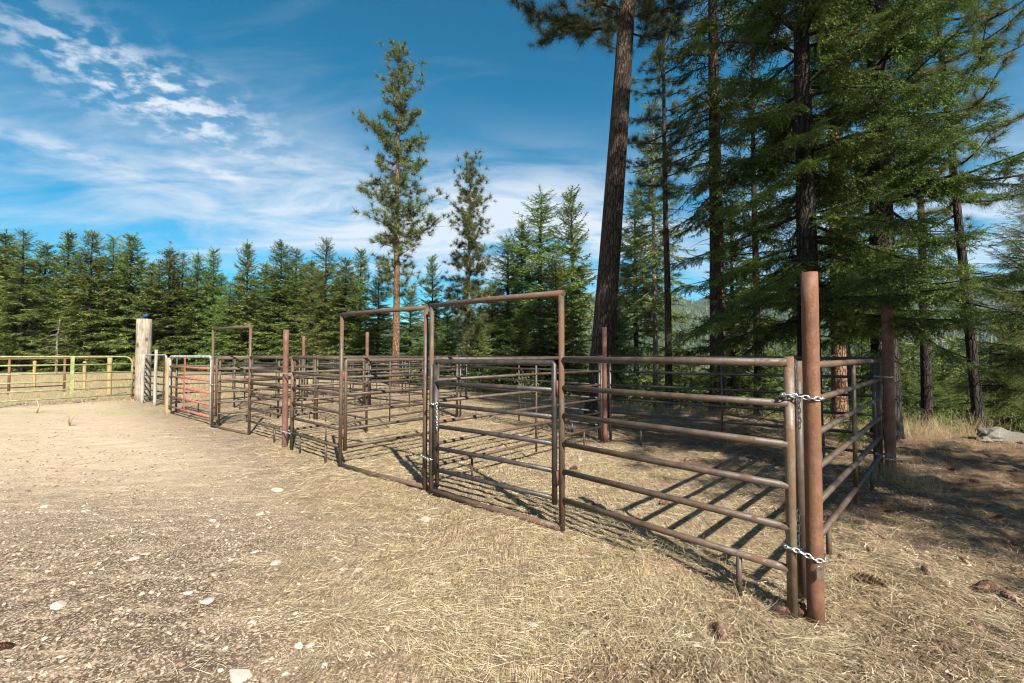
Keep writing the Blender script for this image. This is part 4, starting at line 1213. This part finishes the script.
tc = b.n('TexCoord').outputs['Generated']; sp = b.n('SeparateXYZ'); b.l(tc, sp.inputs[0]); x, y, z = sp.outputs
az = b.math('ARCTAN2', x, y); el = b.math('ARCSINE', z)
zz = b.math('ADD', b.math('MAXIMUM', z, 0.0), .16)
cv = b.n('CombineXYZ'); b.l(b.math('DIVIDE', x, zz), cv.inputs[0]); b.l(b.math('DIVIDE', y, zz), cv.inputs[1])
def gauss(a0, e0, sa, se, tilt=0.0):
    da = b.math('SUBTRACT', az, math.radians(a0)); de = b.math('SUBTRACT', b.math('SUBTRACT', el, math.radians(e0)), b.math('MULTIPLY', da, tilt))
    u = b.math('DIVIDE', da, math.radians(sa)); w = b.math('DIVIDE', de, math.radians(se))
    return b.math('EXPONENT', b.math('MULTIPLY', b.math('ADD', b.math('MULTIPLY', u, u), b.math('MULTIPLY', w, w)), -1.0))
streak = b.noise(b.mapv(cv.outputs[0], (.55, 2.3, 1), (0, 0, .35)), 1.3, 7, .62, .9)
soft = b.noise(b.mapv(cv.outputs[0], (.8, 1.5, 1), (0, 0, .2)), 1.9, 6, .6, .5)
puff = b.noise(b.mapv(cv.outputs[0], (1.1, 1.4, 1), (0, 0, -.3)), 11.0, 6, .58, .15)
c1 = b.math('MULTIPLY', b.rng(streak, .52, .84), .20)
band = b.math('ADD', b.math('MULTIPLY', gauss(-3, 16.0, 25, 6.5, -.03), 1.5), b.math('MULTIPLY', gauss(-38, 17, 18, 5.5), .55))
band = b.math('ADD', band, b.math('MULTIPLY', gauss(45, 11, 16, 7), .9))
c2 = b.math('MULTIPLY', band, b.rng(soft, .28, .66))
pm = gauss(-39, 24.6, 10, 3.0, -.16)
c3 = b.math('MULTIPLY', b.math('MULTIPLY', pm, b.rng(puff, .43, .64)), 1.0)
lowb = b.math('MULTIPLY', gauss(-30, 10.5, 40, 2.0), b.math('MULTIPLY', b.rng(streak, .4, .7), .5))
thin = b.math('ADD', gauss(-44.5, 17.8, 6, .75, -.12), gauss(-33, 18.6, 3.2, .6, -.12))
c3 = b.math('ADD', c3, b.math('MULTIPLY', thin, b.rng(puff, .30, .66, .10, .6)))
cl = b.math('ADD', b.math('ADD', c1, c2), b.math('ADD', c3, lowb)); cl = b.math('ADD', cl, b.math('MULTIPLY', b.rng(y, .05, -.45), b.rng(soft, .25, .6, .25, .65)))  # unseen cloud cover behind the camera, added as neutral fill for the shadows
cl = b.math('MINIMUM', cl, .92)
skc = b.mix(cl, hs.outputs[0], (5.2, 5.7, 6.3)); b.l(skc, bg.inputs[0])

sl = bpy.data.lights.new('sun', 'SUN'); sl.energy = 5.0; sl.angle = math.radians(.53); sl.color = (1.0, .93, .82)
so = bpy.data.objects.new('sun', sl); COL.objects.link(so); so.rotation_euler = SD.to_track_quat('Z', 'Y').to_euler(); so.location = (0, 0, 60)

cam = bpy.data.cameras.new('camera'); co = bpy.data.objects.new('camera', cam); COL.objects.link(co)
cam.sensor_width = 36; cam.lens = F_PX/1024*36; cam.clip_start = .05; cam.clip_end = 9000
co.location = (0, 0, H_CAM); co.rotation_euler = (PI/2+PITCH, 0, 0); S.camera = co
S.view_settings.view_transform = 'Standard'; S.view_settings.look = 'None'; S.view_settings.gamma = 1.0; S.view_settings.use_curve_mapping = False
S.view_settings.exposure = 1.52
S.cycles.use_denoising = True; S.cycles.filter_width = 1.15; S.cycles.max_bounces = 6; S.cycles.volume_bounces = 0; S.cycles.transparent_max_bounces = 8
S.cycles.diffuse_bounces = 3; S.cycles.glossy_bounces = 2; S.cycles.transmission_bounces = 3; S.cycles.caustics_reflective = False
